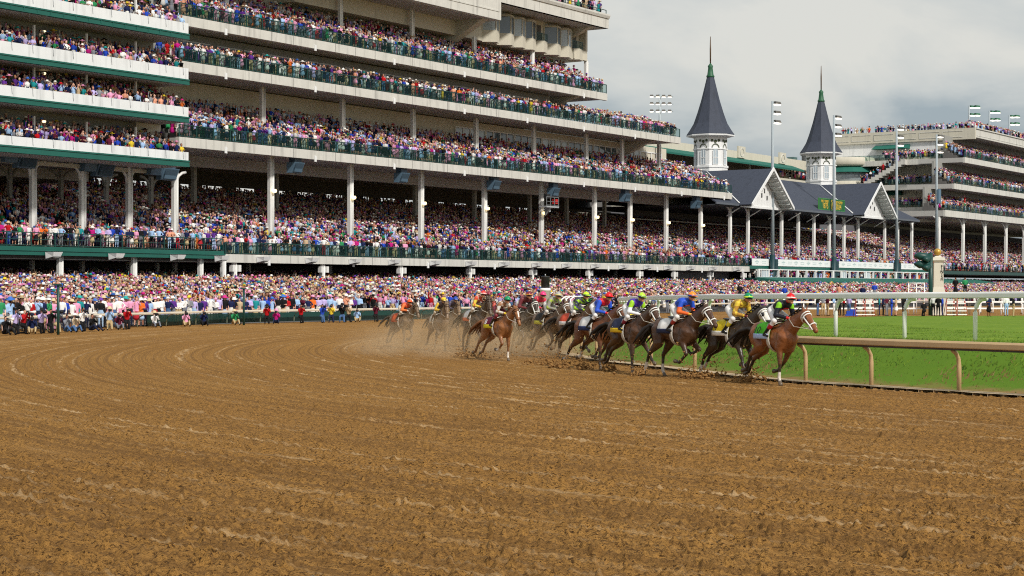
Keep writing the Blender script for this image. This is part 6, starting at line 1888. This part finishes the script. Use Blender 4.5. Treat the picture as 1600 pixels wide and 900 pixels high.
    for s in (-1, 1):
        MB().tube([(.05, s * .26, 1.60), (.03, s * .33, 1.36), (.10, s * .335, 1.30), (-.03, s * .335, 1.30), (.03, s * .33, 1.36)], .012, 4).build("stirrup", STEEL, root)
    # jockey
    js, hd_ = jockey_segs(tuck)
    me, V, lab = blob(js, .0145, 3)
    reg = np.array([s[4] for s in js])[lab]
    pal = {0: "#c98f6d", 1: jk['silk'], 2: jk.get('sleeve', jk['silk']), 3: jk.get('breeches', "#e4e2de"), 4: "#15120f", 5: jk.get('chest', jk['silk']), 6: jk.get('collar', jk['silk']), 7: jk.get('cuff', "#15120f"), 8: jk.get('wrist', jk.get('sleeve', jk['silk']))}
    C = np.stack([np.array(lin(pal[int(r)])) for r in range(9)])[reg]
    pt = jk.get('pattern')
    body = np.isin(reg, [1, 2])
    if pt:
        pc = np.array(lin(pt[1])); f = pt[0]
        if f == 'stripes': k = (np.floor(V[:, 0] * 11 + V[:, 2] * 5) % 2 == 0)
        elif f == 'yoke': k = (V[:, 0] > .22) & (reg == 1)
        elif f == 'hoops': k = (reg == 2) & (np.floor(np.linalg.norm(V - V.mean(0), axis=1) * 13) % 2 == 0)
        elif f == 'blocks': k = ((np.floor(V[:, 0] * 7 + 9) + np.floor(V[:, 1] * 7 + 9) + np.floor(V[:, 2] * 7)) % 2 == 0)
        elif f == 'armpatch': k = (reg == 2) & (V[:, 2] > (1.93 if pt[1] != '#7fc41e' else 1.985))
        elif f == 'spots': k = vnoise(V[:, 0] * 16 + 30, V[:, 2] * 16 + V[:, 1] * 12 + 30, 55) > .62
        C[body & k] = pc
    dl = np.clip(dust * .55 * (.5 + vnoise(V[:, 0] * 12 + 9, V[:, 1] * 12 + 9, 5)), 0, .6)[:, None]
    C = C * (1 - dl) + dc * dl
    set_colors(me, C); me.materials.clear(); me.materials.append(SILK); me.name = "person"
    j = bpy.data.objects.new("person", me); COL.objects.link(j)
    j.location = root.location; j.rotation_euler = root.rotation_euler; j.scale = root.scale
    tag(j, jlabel, "person", "jockeys riding in the race")
    ORIG[j] = Vector((0, 0, 0))
    cm = mat("helmet_" + jk['cap'], lin(jk['cap']), .35, .06, 8)
    hc = hd_ + Vector((.01, 0, .025))
    mb = MB(); prof = [(.118 * math.cos(t), .125 * math.sin(t)) for t in np.linspace(-.12, 1.45, 8)]
    mb.lathe(hc, prof, 16)
    mb.add([(hc.x + .06 + .03, hc.y - .09, hc.z + .0), (hc.x + .185, hc.y - .05, hc.z - .012), (hc.x + .185, hc.y + .05, hc.z - .012), (hc.x + .09, hc.y + .09, hc.z), (hc.x + .06, hc.y - .09, hc.z + .02), (hc.x + .18, hc.y - .05, hc.z + .002), (hc.x + .18, hc.y + .05, hc.z + .002), (hc.x + .06, hc.y + .09, hc.z + .02)], [(0, 1, 2, 3), (4, 7, 6, 5), (0, 4, 5, 1), (1, 5, 6, 2), (2, 6, 7, 3), (3, 7, 4, 0)])
    mb.tube([hc, hc + Vector((0, 0, .135))], [.02, .02], 6)
    he = mb.build("helmet", cm, j)
    if jk.get('band'):
        mb = MB(); mb.lathe(hc, [(.1205, -.012), (.1235, .0), (.1225, .022), (.119, .03)], 18); mb.build("helmet_band", mat("helmet_band_" + jk['band'], lin(jk['band']), .4, .05, 5), he)
    mb = MB(); g0 = hd_ + Vector((.085, 0, .0))
    mb.tube([g0 + Vector((-.09, -.098, .012)), g0 + Vector((-.01, -.075, .0)), g0 + Vector((.028, 0, -.002)), g0 + Vector((-.01, .075, .0)), g0 + Vector((-.09, .098, .012))], [.012, .024, .026, .024, .012], 6)
    mb.build("goggles", mat("goggles_dark", (.015, .014, .016), .15, .1, 4), j)
    return root

BAY, DBAY, BLK, CHES, GREYB = (.22, .070, .020), (.060, .024, .011), (.026, .017, .012), (.26, .098, .030), (.165, .105, .060)
PT = (.013, .009, .007)
make_horse(1208, 601, 36, ('back', 'plant', 'drive', 'swing'), BAY, PT, dict(cap="#d5121c", band="#f4f2ee", silk="#16181f", sleeve="#171a26", chest="#d8232a", collar="#d8232a", pattern=('armpatch', "#7fc41e"), cuff="#b3202a", wrist="#d02328", breeches="#e9e7e6"),
    "bay horse with white bridle and green saddle cloth leading the race", "jockey person in red cap and black, red and green silks on the leading bay".replace("jockey person", "person"), neck=33, headdn=42, socks=('fr',), bridle='white', cloth=("#57c424", "#a9bfe6", ("10", "#101010")), blaze=None)
make_horse(1142, 592, 40, ('half', 'land', 'drive', 'push'), BLK, PT, dict(cap="#118a58", band="#c6e23a", silk="#a3762a", sleeve="#b08432", chest="#b88c3c", collar="#5a1420", pattern=('blocks', "#d9bb3a"), cuff="#d8c531", wrist="#5e1a24"),
    "near black horse in white blinker hood running second", "person in green cap and gold silks riding the white hooded horse", neck=37, headdn=50, hood="#e4e1d6", bridle='white', socks=('hl', 'hr'), shadow_roll='white', cloth=("#e8cf22", "#f0efe8", ("4", "#101010")), wraps=None)
make_horse(1055, 589, 40, ('fold', 'half', 'plant', 'push'), DBAY, PT, dict(cap="#ee8f2c", band="#2b4aa8", silk="#2350c4", sleeve="#e3672a", chest="#e4602a", collar="#2350c4", pattern=('armpatch', "#2350c4"), cuff="#8f2c22", wrist="#d9ab3f"),
    "dark bay horse with white saddle cloth and flying black tail", "person in orange cap and blue and orange silks", neck=36, headdn=48, bridle='white', socks=('hl', 'hr'), cloth=("#ecebe8", "#1d2340", None), tailup=.1)
make_horse(980, 582, 34, ('reach', 'plant', 'drive', 'swing'), DBAY, PT, dict(cap="#b4e03a", band="#3c2a70", silk="#4b2aa0", sleeve="#e8ecf0", chest="#4b2aa0", collar="#9ed32c", pattern=('armpatch', "#9ed32c"), cuff="#7c1d30", wrist="#e6e6e6", breeches="#e9e7e6"),
    "dark bay horse with black noseband and yellow saddle cloth", "person in lime cap and purple and green silks", neck=36, headdn=50, shadow_roll='black', bridle='white', cloth=("#2c3352", "#e6c01f", None))
make_horse(972, 566, 38, ('fold', 'land', 'swing', 'drive'), DBAY, PT, dict(cap="#e9d927", silk="#ead52a", sleeve="#ecd92e", chest="#222222", pattern=('spots', "#2b2b22")),
    "brown horse half hidden beyond the purple silks", "person in yellow silks and yellow cap half hidden between two horses", neck=32, headdn=50, bridle='leather', cloth=("#e6c01f", None, None), tuck=1.2, dust=.15, scale=.97)
make_horse(929, 576, 36, ('back', 'plant', 'swing', 'drive'), (.15, .050, .020), PT, dict(cap="#d81420", silk="#2b55c8", sleeve="#2b55c8", chest="#c81e2c", collar="#c81e2c", pattern=('yoke', "#cf1f2c"), wrist="#cf1f2c", breeches="#e9e7e6"),
    "glossy bay horse with white bridle and yellow girth cloth", "person in bright red cap and red and blue silks", neck=35, headdn=50, bridle='white', socks=('hl', 'hr'), cloth=("#e9e7e4", "#23305c", None), blaze=None)
make_horse(896, 561, 36, ('half', 'reach', 'push', 'swing'), (.12, .060, .030), PT, dict(cap="#c4ec2b", band="#22304f", silk="#1f2c55", sleeve="#1f2c55", chest="#a4d92c", pattern=('spots', "#a4dc2d"), wrist="#a4d92c"),
    "brown horse with red and white saddle cloth behind the glossy bay", "person in bright lime cap and navy and lime silks", neck=46, headdn=58, cloth=("#d9563a", "#e9e7e4", None), dust=.22, wraps=('hl', 'hr'))
make_horse(855, 558, 30, ('plant', 'half', 'drive', 'swing'), (.115, .062, .033), (.05, .03, .02), dict(cap="#a9a79f", band="#dcc96a", silk="#8b8c88", sleeve="#92938f", chest="#d9d8d2", pattern=('spots', "#a9c84a")),
    "dusty brown horse with white bridle and black saddle cloth", "person in grey cap and grey silks", neck=38, headdn=52, bridle='white', cloth=("#17171a", "#c9c13a", None), dust=.38)
make_horse(833, 551, 28, ('reach', 'fold', 'push', 'swing'), (.12, .05, .025), PT, dict(cap="#ea3c7c", silk="#df2350", sleeve="#df2350"),
    "reddish brown horse hidden behind the dusty leaders", "person in pink cap and pink silks", neck=36, headdn=52, cloth=("#c9c6bf", None, None), dust=.3)
make_horse(812, 553, 24, ('fold', 'half', 'push', 'swing'), (.030, .023, .020), PT, dict(cap="#7c1f33", band="#d59b36", silk="#6a1c30", sleeve="#6a1c30"),
    "black horse with white bridle and star in the dust", "person in maroon cap with gold band and maroon silks", neck=42, headdn=58, bridle='white', blaze=None, cloth=("#b84a7a", None, None), dust=.22)
make_horse(776, 563, 30, ('plant', 'half', 'drive', 'drive'), CHES, (.17, .065, .022), dict(cap="#0f8a5a", silk="#dcd8d0", sleeve="#cfcbc2", chest="#6d3f2c", pattern=('blocks', "#9a6b4a"), wrist="#e8cf22", breeches="#7a2436"),
    "chestnut horse with white blaze and yellow numbered cloth", "person in green cap and white and brown silks", neck=36, headdn=60, blaze=True, socks=('fl', 'fr'), cloth=("#7c1f3d", "#e6d420", ("8", "#f0f0f0")), dust=.12, scale=.94)
make_horse(741, 551, 24, ('fold', 'reach', 'push', 'plant'), (.050, .034, .024), PT, dict(cap="#d33a3a", band="#efe9dd", silk="#ece4d2", sleeve="#e8d24a", chest="#d8452c", pattern=('blocks', "#d8452c"), breeches="#e5e0d4"),
    "dark brown horse with its head up and white saddle cloth", "person in red and white cap and white, yellow and red silks", neck=48, headdn=64, cloth=("#e9e7e4", "#e0703a", None), dust=.30)
make_horse(752, 546, 20, ('reach', 'fold', 'swing', 'push'), (.15, .10, .065), (.08, .05, .03), dict(cap="#8a2f40", silk="#8a2f40", sleeve="#93384a"),
    "pale dusty horse in a red hood behind the dark brown horse", "person in dull maroon cap behind the red and white cap", neck=40, headdn=58, hood="#c8473c", cloth=("#c9c6bf", None, None), dust=.5, behind=2.0)
make_horse(684, 548, 14, ('plant', 'fold', 'push', 'drive'), GREYB, (.10, .065, .04), dict(cap="#ecc51d", band="#5a4a20", silk="#2a3150", sleeve="#2a3150", pattern=('hoops', "#e6c12a"), breeches="#d9d2c2"),
    "pale dusty brown horse running head on through the dust", "person in yellow cap and navy silks with yellow hoops", neck=44, headdn=66, cloth=("#d9d2c4", None, None), dust=.55, scale=.93, tuck=.5)
make_horse(703, 545, 14, ('reach', 'half', 'push', 'swing'), GREYB, (.10, .065, .04), dict(cap="#2447a6", silk="#39466f", sleeve="#39466f"),
    "dusty horse hidden beyond the pale head on horse", "person in blue cap and blue grey silks", neck=40, headdn=60, cloth=("#c9c6bf", None, None), dust=.6, scale=.93, behind=3.5, tuck=.5)
make_horse(627, 543, 30, ('half', 'plant', 'drive', 'push'), (.125, .082, .045), (.055, .036, .022), dict(cap="#e8571f", silk="#e5532a", sleeve="#ee7a3c", wrist="#e8e2d8", breeches="#dcd2c2"),
    "brown horse trailing the field at the left", "person in orange cap and orange silks on the last horse", neck=44, headdn=58, cloth=("#cf5a2c", None, None), dust=.34, scale=.90, tuck=.7)

# ------------------------------------------------------------------ thrown dirt and dust
def clods():
    V = []; Fq = []; base = 0
    spots = [(1190, 597, 190, .27), (1122, 591, 170, .27), (1092, 592, 120, .22), (1015, 588, 120, .25), (968, 580, 110, .25), (925, 577, 150, .25), (888, 575, 170, .28), (862, 570, 150, .33), (762, 560, 150, .36), (735, 558, 90, .3), (610, 545, 110, .3), (800, 560, 90, .4), (690, 552, 60, .4)]
    for (px, py, n, sp) in spots:
        x, y, _ = G(px, py, 0)
        for _i in range(n):
            dx, dy = random.gauss(0, sp * .75), random.gauss(0, sp * .8)
            z = abs(random.gauss(0, 1)) * sp * .85 * math.exp(-(dx * dx) / 1.5)
            if random.random() < .22: z += random.uniform(0, .9) ** 1.5; dx *= 2.2
            s = random.uniform(.010, .042) * (1.4 if z < .15 else .8)
            c = np.array([x + dx - .3, y + dy + .2, z + .0])
            q = RNG.normal(0, 1, (6, 3)); 
            o6 = np.array([[1, 0, 0], [-1, 0, 0], [0, 1, 0], [0, -1, 0], [0, 0, 1], [0, 0, -1]]) * s * RNG.uniform(.6, 1.3, (6, 1)) + q * s * .2
            V.append(o6 + c); Fq += [(base + a, base + b, base + d) for a, b, d in ((0, 2, 4), (2, 1, 4), (1, 3, 4), (3, 0, 4), (2, 0, 5), (1, 2, 5), (3, 1, 5), (0, 3, 5))]; base += 6
    me = bpy.data.meshes.new("flying_dirt"); me.from_pydata(np.concatenate(V).tolist(), [], Fq)
    me.materials.append(mat("dark_clods", (.25, .13, .040), .95, .35, 20)); me.update()
    o = bpy.data.objects.new("flying_dirt", me); COL.objects.link(o); tag(o, kind="stuff")
clods()

def dust():
    m = bpy.data.materials.new("tan_dust"); m.use_nodes = True
    nt = m.node_tree; nt.nodes.clear(); L = nt.links; N = nt.nodes.new
    out = N("ShaderNodeOutputMaterial"); pv = N("ShaderNodeVolumePrincipled")
    pv.inputs['Color'].default_value = (.86, .66, .42, 1); pv.inputs['Anisotropy'].default_value = .1
    tc = N("ShaderNodeTexCoord")
    n = N("ShaderNodeTexNoise"); n.inputs['Scale'].default_value = .55; n.inputs['Detail'].default_value = 4; n.inputs['Roughness'].default_value = .6
    L.new(tc.outputs['Object'], n.inputs['Vector'])
    r = N("ShaderNodeMapRange"); r.inputs[1].default_value = .42; r.inputs[2].default_value = .72; L.new(n.outputs[0], r.inputs[0])
    # soft limits: thick near the ground, thinning upward and towards the edges of the cloud
    mp = N("ShaderNodeVectorMath"); mp.operation = 'MULTIPLY_ADD'; mp.inputs[1].default_value = (2, 2, 1); mp.inputs[2].default_value = (-1, -1, 0)
    L.new(tc.outputs['Generated'], mp.inputs[0])
    le = N("ShaderNodeVectorMath"); le.operation = 'LENGTH'; L.new(mp.outputs[0], le.inputs[0])
    fo = N("ShaderNodeMapRange"); fo.inputs[1].default_value = .25; fo.inputs[2].default_value = 1.0; fo.inputs[3].default_value = 1; fo.inputs[4].default_value = 0; fo.interpolation_type = 'SMOOTHSTEP'
    L.new(le.outputs['Value'], fo.inputs[0])
    m1 = N("ShaderNodeMath"); m1.operation = 'MULTIPLY'; L.new(r.outputs[0], m1.inputs[0]); L.new(fo.outputs[0], m1.inputs[1])
    m2 = N("ShaderNodeMath"); m2.operation = 'MULTIPLY'; m2.inputs[1].default_value = DUSTK; L.new(m1.outputs[0], m2.inputs[0])
    L.new(m2.outputs[0], pv.inputs['Density']); L.new(pv.outputs[0], out.inputs['Volume'])
    x, y, _ = G(752, 552, 0)
    bm = bmesh.new(); bmesh.ops.create_icosphere(bm, subdivisions=4, radius=1)
    for v in bm.verts:
        v.co.z = max(v.co.z, -.02)
        v.co = Vector((v.co.x * 6.2, v.co.y * 9.0, v.co.z * 1.9))
    me = bpy.data.meshes.new("dust_cloud"); bm.to_mesh(me); bm.free(); me.materials.append(m)
    o = bpy.data.objects.new("dust_cloud", me); o.location = (x, y, .0); o.rotation_euler = (0, 0, R(10)); COL.objects.link(o); tag(o, kind="stuff")
DUSTK = .64
dust()
